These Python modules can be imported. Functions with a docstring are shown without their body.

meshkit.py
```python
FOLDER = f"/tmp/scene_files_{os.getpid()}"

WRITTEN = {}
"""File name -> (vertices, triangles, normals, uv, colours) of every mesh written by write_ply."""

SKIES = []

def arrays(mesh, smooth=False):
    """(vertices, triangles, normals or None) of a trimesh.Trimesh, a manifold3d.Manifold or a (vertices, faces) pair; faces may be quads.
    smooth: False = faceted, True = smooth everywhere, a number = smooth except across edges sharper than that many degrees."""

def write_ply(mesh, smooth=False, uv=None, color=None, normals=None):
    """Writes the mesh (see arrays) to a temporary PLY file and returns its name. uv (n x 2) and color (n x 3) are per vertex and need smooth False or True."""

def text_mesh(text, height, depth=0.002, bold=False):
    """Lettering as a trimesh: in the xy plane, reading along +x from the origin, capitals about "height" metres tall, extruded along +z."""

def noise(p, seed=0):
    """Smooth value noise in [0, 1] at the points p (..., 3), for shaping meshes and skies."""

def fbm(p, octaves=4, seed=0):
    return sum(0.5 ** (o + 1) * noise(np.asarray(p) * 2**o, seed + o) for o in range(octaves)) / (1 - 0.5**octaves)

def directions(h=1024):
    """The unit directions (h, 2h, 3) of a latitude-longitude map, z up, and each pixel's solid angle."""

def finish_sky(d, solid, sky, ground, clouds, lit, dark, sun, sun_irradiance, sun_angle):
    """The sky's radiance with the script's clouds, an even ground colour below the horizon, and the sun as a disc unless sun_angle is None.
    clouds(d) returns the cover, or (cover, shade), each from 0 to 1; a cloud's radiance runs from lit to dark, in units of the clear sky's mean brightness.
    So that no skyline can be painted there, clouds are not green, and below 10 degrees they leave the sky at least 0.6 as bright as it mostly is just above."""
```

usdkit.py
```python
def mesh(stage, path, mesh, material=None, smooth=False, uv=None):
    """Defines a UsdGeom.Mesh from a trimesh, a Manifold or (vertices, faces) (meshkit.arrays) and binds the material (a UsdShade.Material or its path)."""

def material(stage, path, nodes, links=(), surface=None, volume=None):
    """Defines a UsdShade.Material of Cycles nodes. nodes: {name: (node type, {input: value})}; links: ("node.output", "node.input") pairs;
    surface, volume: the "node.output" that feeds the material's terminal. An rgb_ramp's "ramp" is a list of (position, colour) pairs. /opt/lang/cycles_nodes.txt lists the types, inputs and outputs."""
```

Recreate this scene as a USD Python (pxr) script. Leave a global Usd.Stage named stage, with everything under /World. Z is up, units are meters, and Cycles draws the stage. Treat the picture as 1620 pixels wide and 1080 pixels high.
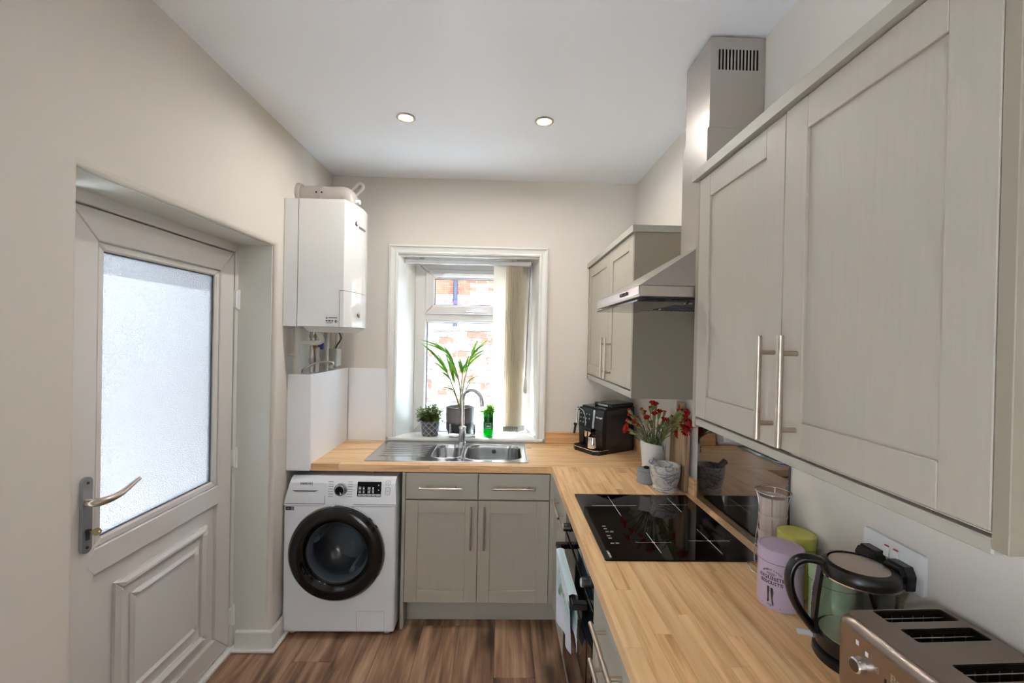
import math, random
import numpy as np, trimesh, shapely
from shapely.geometry import Polygon, box as sbox
from shapely import affinity
import manifold3d as m3
from pxr import Usd, UsdGeom, UsdLux, UsdShade, Gf, Sdf, Vt
import usdkit, meshkit

stage = Usd.Stage.CreateInMemory()
UsdGeom.SetStageUpAxis(stage, UsdGeom.Tokens.z); UsdGeom.SetStageMetersPerUnit(stage, 1.0)
UsdGeom.Xform.Define(stage, '/World'); UsdGeom.Scope.Define(stage, '/World/Looks')

# ---------------------------------------------------------------- camera, sky, sun, exposure
EXPOSURE = 1.38
cam = UsdGeom.Camera.Define(stage, '/World/camera')
CR = ((0.9995046, -0.0241878, 0.0201364), (-0.0199934, 0.0061398, 0.9997813), (-0.0243061, -0.9996886, 0.0056532))
cam.AddTransformOp().Set(Gf.Matrix4d(*CR[0], 0, *CR[1], 0, *CR[2], 0, 0, 0, 1.6167, 1))
cam.CreateHorizontalApertureAttr(36.0); cam.CreateVerticalApertureAttr(24.0); cam.CreateFocalLengthAttr(15.4614)
cam.CreateClippingRangeAttr(Gf.Vec2f(0.02, 200)); cam.CreateExposureAttr(EXPOSURE)
dome = UsdLux.DomeLight.Define(stage, '/World/sky')
dome.CreateIntensityAttr(1.3); dome.CreateColorAttr(Gf.Vec3f(0.65, 0.82, 1.02))
sun = UsdLux.DistantLight.Define(stage, '/World/sun')
sun.CreateIntensityAttr(10.5); sun.CreateNormalizeAttr(True); sun.CreateAngleAttr(0.6); sun.CreateColorAttr(Gf.Vec3f(0.76, 0.885, 1.06))
SUN_DIR = np.array([-0.30, 0.30, 0.91])           # towards the sun: high over the yard


def aim(prim, to):
    z = np.array(to, float); z /= np.linalg.norm(z)
    x = np.cross((0, 0, 1), z); x /= np.linalg.norm(x); y = np.cross(z, x)
    prim.AddTransformOp().Set(Gf.Matrix4d(*x, 0, *y, 0, *z, 0, 0, 0, 0, 1))


aim(sun, SUN_DIR)

# ---------------------------------------------------------------- materials


def lin(c):
    c = np.asarray(c, float) / 255.0
    return tuple(np.where(c <= 0.04045, c / 12.92, ((c + 0.055) / 1.055) ** 2.4))


def pbr(name, c, c2=None, scale=6, stretch=(1, 1, 1), rough=0.5, metal=0.0, bump=None, rand=0.0, lo=0.35, hi=0.65, rough2=None, **kw):
    """principled material; c2: second colour by noise; bump=(scale, strength[, stretch]); rand: brightness change from object to object"""
    n = {'p': ('principled_bsdf', {'base_color': lin(c), 'roughness': rough, 'metallic': metal, **kw})}
    l = []
    if c2 is not None or bump or rand or rough2:
        n['tc'] = ('texture_coordinate', {})
    col = None
    if c2 is not None:
        n['mp'] = ('mapping', {'scale': stretch}); n['nz'] = ('noise_texture', {'scale': scale, 'detail': 5.0, 'roughness': 0.6})
        n['rp'] = ('rgb_ramp', {'ramp': [(lo, lin(c)), (hi, lin(c2))]})
        l += [('tc.object', 'mp.vector'), ('mp.vector', 'nz.vector'), ('nz.fac', 'rp.fac')]; col = 'rp.color'
    if rand:
        n['oi'] = ('object_info', {}); n['mr'] = ('map_range', {'to_min': 1 - rand, 'to_max': 1 + rand})
        n['hs'] = ('hsv', {'color': lin(c)})
        l += [('oi.random', 'mr.value'), ('mr.result', 'hs.value')]
        if col: l.append((col, 'hs.color'))
        col = 'hs.color'
    if col: l.append((col, 'p.base_color'))
    if rough2:
        n['nr'] = ('noise_texture', {'scale': rough2[0], 'detail': 4.0}); n['rr'] = ('map_range', {'to_min': rough2[1], 'to_max': rough2[2], 'from_min': 0.3, 'from_max': 0.7})
        l += [('tc.object', 'nr.vector'), ('nr.fac', 'rr.value'), ('rr.result', 'p.roughness')]
    if bump:
        n['bm'] = ('mapping', {'scale': bump[2] if len(bump) > 2 else (1, 1, 1)}); n['bn'] = ('noise_texture', {'scale': bump[0], 'detail': 4.0})
        n['bp'] = ('bump', {'strength': bump[1], 'distance': 0.002})
        l += [('tc.object', 'bm.vector'), ('bm.vector', 'bn.vector'), ('bn.fac', 'bp.height'), ('bp.normal', 'p.normal')]
    return usdkit.material(stage, '/World/Looks/' + name, n, l, surface='p.BSDF')


def wood(name, dark, mid, light, grain, rough=0.4, knots=0.0, tone=0.15, cross=26.0, bump=0.15, ring=1.0):
    """timber with the grain along grain ('x' or 'y' or 'z'); every object gets its own offset and tone"""
    a = 'xyz'.index(grain); sc = [cross] * 3; sc[a] = cross * 0.055
    sc2 = [5.0] * 3; sc2[a] = 0.7
    n = {'tc': ('texture_coordinate', {}), 'oi': ('object_info', {}), 'cx': ('combine_xyz', {}), 'mu': ('math', {'math_type': 'multiply', 'value2': 37.0}), 'mv': ('math', {'math_type': 'multiply', 'value2': 71.0}),
         'ad': ('vector_math', {'math_type': 'add'}), 'm1': ('mapping', {'scale': tuple(sc)}), 'm2': ('mapping', {'scale': tuple(sc2)}),
         'n1': ('noise_texture', {'scale': 1.6, 'detail': 7.0, 'roughness': 0.62, 'distortion': 0.5}), 'n2': ('noise_texture', {'scale': 1.3, 'detail': 2.0, 'distortion': 0.4}),
         'rg': ('math', {'math_type': 'multiply', 'value2': 26.0 * ring}), 'sn': ('math', {'math_type': 'sine'}), 'mx': ('math', {'math_type': 'multiply_add', 'value2': 0.13 * ring}),
         'rp': ('rgb_ramp', {'ramp': [(0.22, lin(dark)), (0.5, lin(mid)), (0.78, lin(light))]}),
         'mr': ('map_range', {'to_min': 1 - tone, 'to_max': 1 + tone}), 'hs': ('hsv', {}), 'bp': ('bump', {'strength': bump, 'distance': 0.001}), 'p': ('principled_bsdf', {'roughness': rough})}
    l = [('oi.random', 'mu.value1'), ('oi.random', 'mv.value1'), ('mu.value', 'cx.x'), ('mv.value', 'cx.y'), ('mu.value', 'cx.z'), ('tc.object', 'ad.vector1'), ('cx.vector', 'ad.vector2'),
         ('ad.vector', 'm1.vector'), ('ad.vector', 'm2.vector'), ('m1.vector', 'n1.vector'), ('m2.vector', 'n2.vector'), ('n2.fac', 'rg.value1'), ('rg.value', 'sn.value1'), ('sn.value', 'mx.value1'), ('n1.fac', 'mx.value3'),
         ('mx.value', 'rp.fac'), ('oi.random', 'mr.value'), ('mr.result', 'hs.value'), ('n1.fac', 'bp.height'), ('bp.normal', 'p.normal')]
    col = 'rp.color'
    if knots:
        sk = [3.3] * 3; sk[a] = 1.25
        n['mk'] = ('mapping', {'scale': tuple(sk)}); n['vk'] = ('voronoi_texture', {'dimensions': '2D', 'scale': 1.0, 'randomness': 1.0}); n['nk'] = ('noise_texture', {'scale': 14.0, 'detail': 3.0})
        n['ak'] = ('math', {'math_type': 'multiply_add', 'value2': 0.11}); n['rk'] = ('map_range', {'from_min': 0.10, 'from_max': 0.24, 'to_min': knots, 'to_max': 0.0, 'clamp': True})
        n['xk'] = ('mix_color', {'b': lin(np.array(dark) * 0.5)})
        l += [('ad.vector', 'mk.vector'), ('mk.vector', 'vk.vector'), ('tc.object', 'nk.vector'), ('nk.fac', 'ak.value1'), ('vk.distance', 'ak.value3'), ('ak.value', 'rk.value'), ('rk.result', 'xk.fac'), (col, 'xk.a')]
        col = 'xk.result'
    l += [(col, 'hs.color'), ('hs.color', 'p.base_color')]
    return usdkit.material(stage, '/World/Looks/' + name, n, l, surface='p.BSDF')


def pane_glass(name, tint=(1, 1, 1), rough=0.01, haze=None, hazefac=0.35, lo=0.035):
    """thin clear glass: transparent head on, mirror-like at grazing angles, the same from both sides"""
    n = {'t': ('transparent_bsdf', {'color': tint}), 'g': ('glossy_bsdf', {'color': (1, 1, 1), 'roughness': rough}), 'w': ('layer_weight', {'blend': 0.5}), 'pw': ('math', {'math_type': 'power', 'value2': 4.5}), 'ma': ('math', {'math_type': 'multiply_add', 'value2': 0.8, 'value3': lo}), 'm': ('mix_closure', {})}
    l = [('w.facing', 'pw.value1'), ('pw.value', 'ma.value1'), ('ma.value', 'm.fac'), ('g.BSDF', 'm.closure2')]
    if haze:
        n['d'] = ('translucent_bsdf', {'color': haze}); n['h'] = ('mix_closure', {'fac': hazefac}); l += [('t.BSDF', 'h.closure1'), ('d.BSDF', 'h.closure2'), ('h.closure', 'm.closure1')]
    else: l.append(('t.BSDF', 'm.closure1'))
    return usdkit.material(stage, '/World/Looks/' + name, n, l, surface='m.closure')


def leaf(name, c, c2, trans=0.35, rough=0.45, scale=20):
    n = {'tc': ('texture_coordinate', {}), 'nz': ('noise_texture', {'scale': scale, 'detail': 3.0}), 'rp': ('rgb_ramp', {'ramp': [(0.35, lin(c)), (0.65, lin(c2))]}),
         'p': ('principled_bsdf', {'roughness': rough}), 't': ('translucent_bsdf', {}), 'm': ('mix_closure', {'fac': trans})}
    return usdkit.material(stage, '/World/Looks/' + name, n, [('tc.object', 'nz.vector'), ('nz.fac', 'rp.fac'), ('rp.color', 'p.base_color'), ('rp.color', 't.color'), ('p.BSDF', 'm.closure1'), ('t.BSDF', 'm.closure2')], surface='m.closure')


WALL = pbr('cream_plaster', (224, 217, 207), bump=(38, 0.16), rough=0.85)
CEIL = pbr('ceiling_paint', (243, 245, 249), bump=(16, 0.06), rough=0.4)
REVEAL = pbr('pale_reveal_paint', (222, 222, 214), bump=(25, 0.12), rough=0.6)
GLOSSW = pbr('white_gloss_wood', (232, 230, 224), rough=0.3, bump=(30, 0.05))
UPVC = pbr('white_upvc', (226, 222, 218), rough=0.28)
WHITE = pbr('white_enamel', (236, 236, 236), rough=0.25)
WMWHITE = pbr('white_appliance', (232, 234, 238), rough=0.3)
SAGE = pbr('sage_paint', (178, 170, 155), (175, 167, 152), scale=9, stretch=(14, 14, 0.9), rough=0.5, bump=(10, 0.12, (26, 26, 1.2)))
SAGEX = pbr('sage_paint_plain', (174, 170, 157), rough=0.5)
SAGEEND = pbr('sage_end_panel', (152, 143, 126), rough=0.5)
STEEL = pbr('brushed_steel', (206, 202, 196), rough=0.28, metal=1.0, bump=(60, 0.06, (1, 30, 30)))
SINKST = pbr('sink_steel', (200, 200, 200), rough=0.16, metal=1.0)
CHROME = pbr('chrome', (225, 225, 226), rough=0.06, metal=1.0)
NICKEL = pbr('satin_nickel', (196, 184, 170), rough=0.3, metal=1.0)
HOODST = pbr('hood_steel', (196, 190, 184), rough=0.3, metal=1.0, bump=(5, 0.06))
BLACKGL = pbr('black_glass', (5, 5, 7), rough=0.03, specular_ior_level=0.32)
BLACKPL = pbr('black_plastic', (22, 21, 21), rough=0.25)
BLACKMT = pbr('black_matt', (16, 15, 15), rough=0.6)
DARKGR = pbr('dark_grey', (60, 60, 62), rough=0.5)
MIDGR = pbr('mid_grey_print', (120, 120, 124), rough=0.5)
PRINTW = pbr('white_print', (225, 225, 225), rough=0.5)
OAKX = wood('oak_stave_across', (178, 128, 80), (234, 187, 134), (250, 216, 166), 'x', rough=0.38, tone=0.07, ring=0.6)
OAKY = wood('oak_stave_along', (178, 128, 80), (234, 187, 134), (250, 216, 166), 'y', rough=0.38, tone=0.07, ring=0.6)
WALNUT = wood('walnut_plank', (86, 60, 46), (148, 112, 86), (192, 156, 126), 'y', rough=0.42, knots=0.8, tone=0.13, cross=22, bump=0.25, ring=1.0)
GLASS = pane_glass('window_glass', (0.80, 0.83, 0.84))
GLOSSBOARD = pbr('white_gloss_board', (246, 246, 248), rough=0.12)

# ---------------------------------------------------------------- shapes


def mf(mesh):
    if isinstance(mesh, trimesh.Trimesh): return mesh
    if hasattr(mesh, 'to_mesh'):
        q = mesh.to_mesh(); return trimesh.Trimesh(np.array(q.vert_properties[:, :3]), np.array(q.tri_verts), process=False)
    v, f, _ = meshkit.arrays(mesh); return trimesh.Trimesh(v, f, process=False)


def cat(*ms):
    out = []
    for m in ms:
        out += [mf(x) for x in m] if isinstance(m, (list, tuple)) and not (len(m) == 2 and isinstance(m[0], np.ndarray)) else [mf(m)]
    return trimesh.util.concatenate(out)


def uni(*ms):
    """one solid out of overlapping ones"""
    out = None
    for m in ms:
        q = m3.Manifold(m3.Mesh(np.asarray(m.vertices, np.float32), np.asarray(m.faces, np.uint32)))
        out = q if out is None else out + q
    return mf(out)


def hull(pts):
    return mf(m3.Manifold.hull_points(np.asarray(pts, float)))


def bx(x0, x1, y0, y1, z0, z1, c=0.0015):
    """box with chamfered edges"""
    x0, x1 = sorted((x0, x1)); y0, y1 = sorted((y0, y1)); z0, z1 = sorted((z0, z1))
    c = min(c, (x1 - x0) * 0.45, (y1 - y0) * 0.45, (z1 - z0) * 0.45)
    if c <= 0: return hull([(x, y, z) for x in (x0, x1) for y in (y0, y1) for z in (z0, z1)])
    p = []
    for x, sx in ((x0, c), (x1, -c)):
        for y, sy in ((y0, c), (y1, -c)):
            for z, sz in ((z0, c), (z1, -c)):
                p += [(x + sx, y + sy, z), (x + sx, y, z + sz), (x, y + sy, z + sz)]
    return hull(p)


def rbx(x0, x1, y0, y1, z0, z1, r, n=4):
    """box with rounded edges"""
    s = trimesh.creation.icosphere(subdivisions=2, radius=r).vertices if n > 3 else trimesh.creation.icosphere(subdivisions=1, radius=r).vertices
    return hull(np.vstack([s + (x, y, z) for x in (x0 + r, x1 - r) for y in (y0 + r, y1 - r) for z in (z0 + r, z1 - r)]))


def frame_m(o, x, y):
    x = np.array(x, float); x /= np.linalg.norm(x); y = np.array(y, float); y -= x * (x @ y); y /= np.linalg.norm(y)
    t = np.eye(4); t[:3, 0], t[:3, 1], t[:3, 2], t[:3, 3] = x, y, np.cross(x, y), o
    return t


def tf(mesh, t):
    m = mf(mesh).copy(); m.apply_transform(t); return m


def mv(mesh, d): return tf(mesh, trimesh.transformations.translation_matrix(d))


def rot(mesh, deg, ax=(0, 0, 1), o=(0, 0, 0)): return tf(mesh, trimesh.transformations.rotation_matrix(math.radians(deg), ax, o))


def prism(poly, h, t=None):
    """shapely polygon extruded along its own z by h, then placed by t"""
    if not isinstance(poly, shapely.Geometry): poly = Polygon(poly)
    gs = [g for g in getattr(poly, 'geoms', [poly]) if g.area > 1e-9]
    m = trimesh.util.concatenate([trimesh.creation.extrude_polygon(g, h, engine='earcut') for g in gs])
    return m if t is None else tf(m, t)


def xz(poly, y0, y1):
    """polygon in (x, z) extruded from y0 to y1"""
    return prism(poly, abs(y1 - y0), frame_m((0, max(y0, y1), 0), (1, 0, 0), (0, 0, 1)))


def yz(poly, x0, x1):
    """polygon in (y, z) extruded from x0 to x1"""
    return prism(poly, abs(x1 - x0), frame_m((min(x0, x1), 0, 0), (0, 1, 0), (0, 0, 1)))


def rr(x0, y0, x1, y1, r=0.01, q=5):
    r = min(r, (x1 - x0) * 0.49, (y1 - y0) * 0.49)
    return sbox(x0 + r, y0 + r, x1 - r, y1 - r).buffer(r, quad_segs=q)


def lathe(prof, n=32, o=(0, 0, 0), axis=(0, 0, 1), rfun=None):
    """profile of (r, z) turned about an axis through o"""
    v, f, ids = [], [], []
    for r, z in prof:
        if r < 1e-6:
            ids.append([len(v)] * n); v.append((0, 0, z))
        else:
            ids.append(list(range(len(v), len(v) + n)))
            for k in range(n):
                a = 2 * math.pi * k / n; q = r * (rfun(a, z) if rfun else 1); v.append((q * math.cos(a), q * math.sin(a), z))
    for a, b in zip(ids, ids[1:]):
        for k in range(n):
            i, j, p, q = a[k], a[(k + 1) % n], b[(k + 1) % n], b[k]
            if i != j: f.append((i, j, p))
            if p != q: f.append((i, p, q))
    m = trimesh.Trimesh(np.array(v, float), np.array(f), process=False)
    z = np.array(axis, float); z /= np.linalg.norm(z)
    h = (1, 0, 0) if abs(z[0]) < 0.9 else (0, 1, 0)
    x = np.cross(np.cross(z, h), z) if abs(z[0]) >= 0.9 or abs(z[2]) < 0.9 else np.array((1, 0, 0)) - z * z[0]
    x /= np.linalg.norm(x)
    return tf(m, frame_m(o, x, np.cross(z, x)))


def tube(pts, r, n=10, caps=True):
    p = np.array(pts, float); k = len(p); r = np.broadcast_to(np.asarray(r, float), (k,))
    t = np.gradient(p, axis=0); t /= np.linalg.norm(t, axis=1, keepdims=True) + 1e-12
    u = np.cross(t[0], (0.31, 0.87, 0.38)); u /= np.linalg.norm(u); v, f = [], []
    for i in range(k):
        u = u - t[i] * (u @ t[i]); u /= np.linalg.norm(u); w = np.cross(t[i], u)
        for a in np.arange(n) * 2 * math.pi / n: v.append(p[i] + r[i] * (math.cos(a) * u + math.sin(a) * w))
    for i in range(k - 1):
        for a in range(n):
            b = (a + 1) % n; f += [(i * n + a, i * n + b, (i + 1) * n + b), (i * n + a, (i + 1) * n + b, (i + 1) * n + a)]
    if caps:
        v += [p[0], p[-1]]
        for a in range(n):
            b = (a + 1) % n; f += [(k * n, b, a), (k * n + 1, (k - 1) * n + a, (k - 1) * n + b)]
    return trimesh.Trimesh(np.array(v), np.array(f), process=False)


def spline(pts, n=24):
    from scipy.interpolate import CubicSpline
    p = np.array(pts, float); d = np.r_[0, np.cumsum(np.linalg.norm(np.diff(p, axis=0), axis=1))]
    return CubicSpline(d, p)(np.linspace(0, d[-1], n))


def rod(a, b, r, n=14): return tube([a, b], r, n)


def loft(rings, cap0=False, cap1=False):
    """list of rings (n x 3) of the same length"""
    n = len(rings[0]); v = np.vstack(rings); f = []
    for i in range(len(rings) - 1):
        for a in range(n):
            b = (a + 1) % n; f += [(i * n + a, i * n + b, (i + 1) * n + b), (i * n + a, (i + 1) * n + b, (i + 1) * n + a)]
    if cap0:
        v = np.vstack([v, v[:n].mean(0)]); f += [(len(v) - 1, (a + 1) % n, a) for a in range(n)]
    if cap1:
        s = (len(rings) - 1) * n; v = np.vstack([v, v[s:s + n].mean(0)]); f += [(len(v) - 1, s + a, s + (a + 1) % n) for a in range(n)]
    return trimesh.Trimesh(v, np.array(f), process=False)


def ring_rr(x0, y0, x1, y1, r, z, q=6):
    c = np.array(rr(x0, y0, x1, y1, r, q).exterior.coords)[:-1]
    return np.c_[c, np.full(len(c), z)]


def sheet(P, th=0.0):
    """grid of points (a x b x 3) as a surface; th > 0 gives it thickness"""
    a, b = P.shape[:2]; v = P.reshape(-1, 3); f = []
    for i in range(a - 1):
        for j in range(b - 1):
            q = i * b + j; f += [(q, q + b, q + b + 1), (q, q + b + 1, q + 1)]
    m = trimesh.Trimesh(v, np.array(f), process=False)
    if th:
        nrm = m.vertex_normals; k = len(v); w = np.vstack([v + nrm * th / 2, v - nrm * th / 2]); g = [tuple(x) for x in f] + [(x[2] + k, x[1] + k, x[0] + k) for x in f]
        edge = [i * b for i in range(a)] + [(a - 1) * b + j for j in range(1, b)] + [i * b + b - 1 for i in range(a - 2, -1, -1)] + list(range(b - 2, 0, -1))
        for s, t in zip(edge, edge[1:] + edge[:1]): g += [(s, t, t + k), (s, t + k, s + k)]
        m = trimesh.Trimesh(w, np.array(g), process=False); m.fix_normals()
    return m


def text(s, h, o, x, y, depth=0.0006, bold=False, width=None, center=False):
    m = meshkit.text_mesh(s, h, depth, bold=bold); w = m.bounds[1][0] - m.bounds[0][0]
    if width: m.apply_scale([width / w, 1, 1]); w = width
    if center: m.apply_translation([-w / 2, -h / 2, 0])
    return tf(m, frame_m(o, x, y))

# ---------------------------------------------------------------- prims
used = {}
base = {}


def numbered(path):
    k = used.get(path); used[path] = (k or 0) + 1
    return path if k is None else f'{path}_{k:03d}'


def data(prim, label=None, cat_=None, group=None, kind=None):
    for k, v in (('label', label), ('category', cat_), ('group', group), ('kind', kind)):
        if v: prim.SetCustomDataByKey(k, v)
    return prim


def thing(name, label, category, loc=(0, 0, 0), group=None, kind=None):
    p = numbered('/World/' + name); x = UsdGeom.Xform.Define(stage, p); x.AddTranslateOp().Set(Gf.Vec3d(*map(float, loc))); base[p] = np.array(loc, float)
    data(x.GetPrim(), label, category, group, kind); return p


def part(name, mesh, mat, parent, smooth=False, label=None, kind=None):
    """a part given in room coordinates"""
    p = numbered(parent + '/' + name); b = base[parent]; base[p] = b
    m = mf(mesh).copy(); m.vertices = m.vertices - b
    g = usdkit.mesh(stage, p, m, mat, smooth=smooth); data(g.GetPrim(), label, None, None, kind); return p


def single(name, mesh, mat, label, category, group=None, kind=None, smooth=False):
    m = mf(mesh).copy(); lo, hi = m.bounds; b = np.array([(lo[0] + hi[0]) / 2, (lo[1] + hi[1]) / 2, lo[2]])
    p = numbered('/World/' + name); m.vertices = m.vertices - b; g = usdkit.mesh(stage, p, m, mat, smooth=smooth)
    UsdGeom.Xformable(g).AddTranslateOp().Set(Gf.Vec3d(*map(float, b))); base[p] = b
    data(g.GetPrim(), label, category, group, kind); return p


def struct(name, mesh, mat, smooth=False, label=None):
    return single(name, mesh, mat, label or name.replace('_', ' '), None, kind='structure', smooth=smooth)


def dup(src, loc, label=None, rotz=0):
    s = stage.GetPrimAtPath(src); d = s.GetCustomData(); p = numbered(src if not src[-3:].isdigit() else src[:-4])
    x = UsdGeom.Xform.Define(stage, p); x.GetPrim().GetReferences().AddInternalReference(s.GetPath())
    x.ClearXformOpOrder(); x.AddTranslateOp().Set(Gf.Vec3d(*map(float, loc)))
    if rotz: x.AddRotateZOp().Set(float(rotz))
    x.GetPrim().SetInstanceable(True)
    data(x.GetPrim(), label or d.get('label'), d.get('category'), d.get('group')); return p

# ================================================================ the room
XL, XR, YB, YR, ZC = -1.16, 0.91, 3.013, -1.9, 2.698      # left, right, back, rear, ceiling
DY0, DY1, DZ = 1.235, 2.285, 2.071                          # door opening in the left wall
XD = -1.36                                                 # room face of the door
WX0, WX1, WZ0, WZ1 = -0.712, 0.252, 0.925, 2.182            # window opening in the back wall
YW = 3.19                                                  # room face of the window frame

rng = random.Random(7)
fl = thing('floor', 'dark walnut effect plank floor', None, (0, 0, 0), kind='structure')
part('slab', bx(-1.75, 1.2, YR - 0.2, 3.4, -0.16, -0.0105, 0), DARKGR, fl)
pw, pl = 0.2, 1.22
offs = [0.61, 0.05, 0.80, 0.34, 1.02, 0.52, 0.20, 0.90, 0.40, 0.73, 0.12]
for i in range(12):
    x0 = -1.405 + i * pw; y = 2.99 - offs[i % 11] - pl * 0
    cuts = [3.013]
    while y > YR: cuts.append(y); y -= pl
    cuts.append(YR)
    for a, b in zip(cuts[1:], cuts):
        xa, xb = max(x0 + 0.0006, -1.36), min(x0 + pw - 0.0006, XR)
        if xb - xa > 0.01 and b - a > 0.02:
            ya = a
            part('plank', bx(xa, xb, ya + 0.0006, b - 0.0006, -0.010, -rng.uniform(0, 0.0004), 0.0012), WALNUT, fl)

# left wall with its door recess
def soft_wall_left():
    W_ = m3.Manifold.cube((0.25, YB + 0.3 - YR + 0.2, ZC + 0.3)).translate((XL - 0.25, YR - 0.2, -0.15))
    cut = m3.Manifold.cube((0.5, DY1 - DY0, DZ + 0.3)).translate((XL - 0.4, DY0, -0.3))
    for k in range(6):                                                # rounded plaster arris
        a0, a1 = k / 6 * math.pi / 2, (k + 1) / 6 * math.pi / 2; r = 0.022
        def sec(a): return XL - r + r * math.sin(a) + (1e-4 if a > 1.57 else 0), r * (1 - math.cos(a))
        (xa, ga), (xb, gb) = sec(a0), sec(a1)
        cut = cut + m3.Manifold.hull_points(np.array([(x, y, z) for x, g in ((xa, ga), (xb, gb)) for y in (DY0 - g, DY1 + g) for z in (-0.3, DZ + g)]))
    rear = m3.Manifold.cube((0.5, 0.75, 2.25)).translate((XL - 0.4, -1.75, 0.02))       # garden doors behind the camera
    return W_ - cut - rear
wl = thing('wall_left', 'cream plastered left wall with a deep door recess', None, (XL, 0, 0), kind='structure')
part('plaster', soft_wall_left(), WALL, wl, smooth=30)
part('reveal_lining', cat(bx(XD, XL - 0.02, DY1 - 0.004, DY1 + 0.01, 0, DZ, 0.001), bx(XD, XL - 0.02, DY0 - 0.01, DY0 + 0.004, 0, DZ, 0.001), bx(XD, XL - 0.03, DY0, DY1, DZ - 0.004, DZ + 0.01, 0.001)), REVEAL, wl)
# back wall with the window opening
ow = sbox(XL - 0.2, -0.15, XR + 0.2, ZC + 0.15).difference(sbox(WX0, WZ0 - 0.03, WX1, WZ1))
wb = thing('wall_back', 'cream plastered back wall around the window', None, (0, YB, 0), kind='structure')
part('plaster', xz(ow, YB, YB + 0.30), WALL, wb)
# splayed reveals inside the opening
IX0, IX1 = -0.628, 0.215
part('window_reveal', cat(hull([(WX0 - 0.01, YB + 0.004, WZ0), (WX0, YB + 0.004, WZ1), (WX0, YB + 0.3, WZ0), (WX0, YB + 0.3, WZ1), (WX0 + 0.002, YB + 0.004, WZ0), (WX0 + 0.002, YB + 0.004, WZ1), (IX0, YW, WZ0), (IX0, YW, WZ1), (IX0, YB + 0.3, WZ0), (IX0, YB + 0.3, WZ1)]),
     hull([(WX1, YB + 0.004, WZ0), (WX1, YB + 0.004, WZ1), (WX1, YB + 0.3, WZ0), (WX1, YB + 0.3, WZ1), (WX1 - 0.002, YB + 0.004, WZ0), (WX1 - 0.002, YB + 0.004, WZ1), (IX1, YW, WZ0), (IX1, YW, WZ1), (IX1, YB + 0.3, WZ0), (IX1, YB + 0.3, WZ1)])), GLOSSW, wb)
struct('wall_right', bx(XR, XR + 0.2, YR - 0.2, YB + 0.3, -0.15, ZC + 0.15, 0), WALL, label='cream plastered right wall behind the wall cabinets')
ce = Polygon([(XL - 0.01, YR), (XR + 0.01, YR), (XR + 0.01, YB + 0.01), (XL - 0.01, YB + 0.01)])
DL = [(-0.492, 2.186), (0.191, 2.180)]
for x, y in DL: ce = ce.difference(shapely.Point(x, y).buffer(0.036, quad_segs=8))
struct('ceiling', mv(prism(ce, 0.12), (0, 0, ZC)), CEIL, label='smooth white painted ceiling')
# rear end of the room, behind the camera
rw = sbox(XL - 0.2, -0.15, XR + 0.2, ZC + 0.15)
struct('wall_rear', xz(rw, YR - 0.2, YR), WALL, label='cream rear wall of the room, behind the camera')
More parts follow.
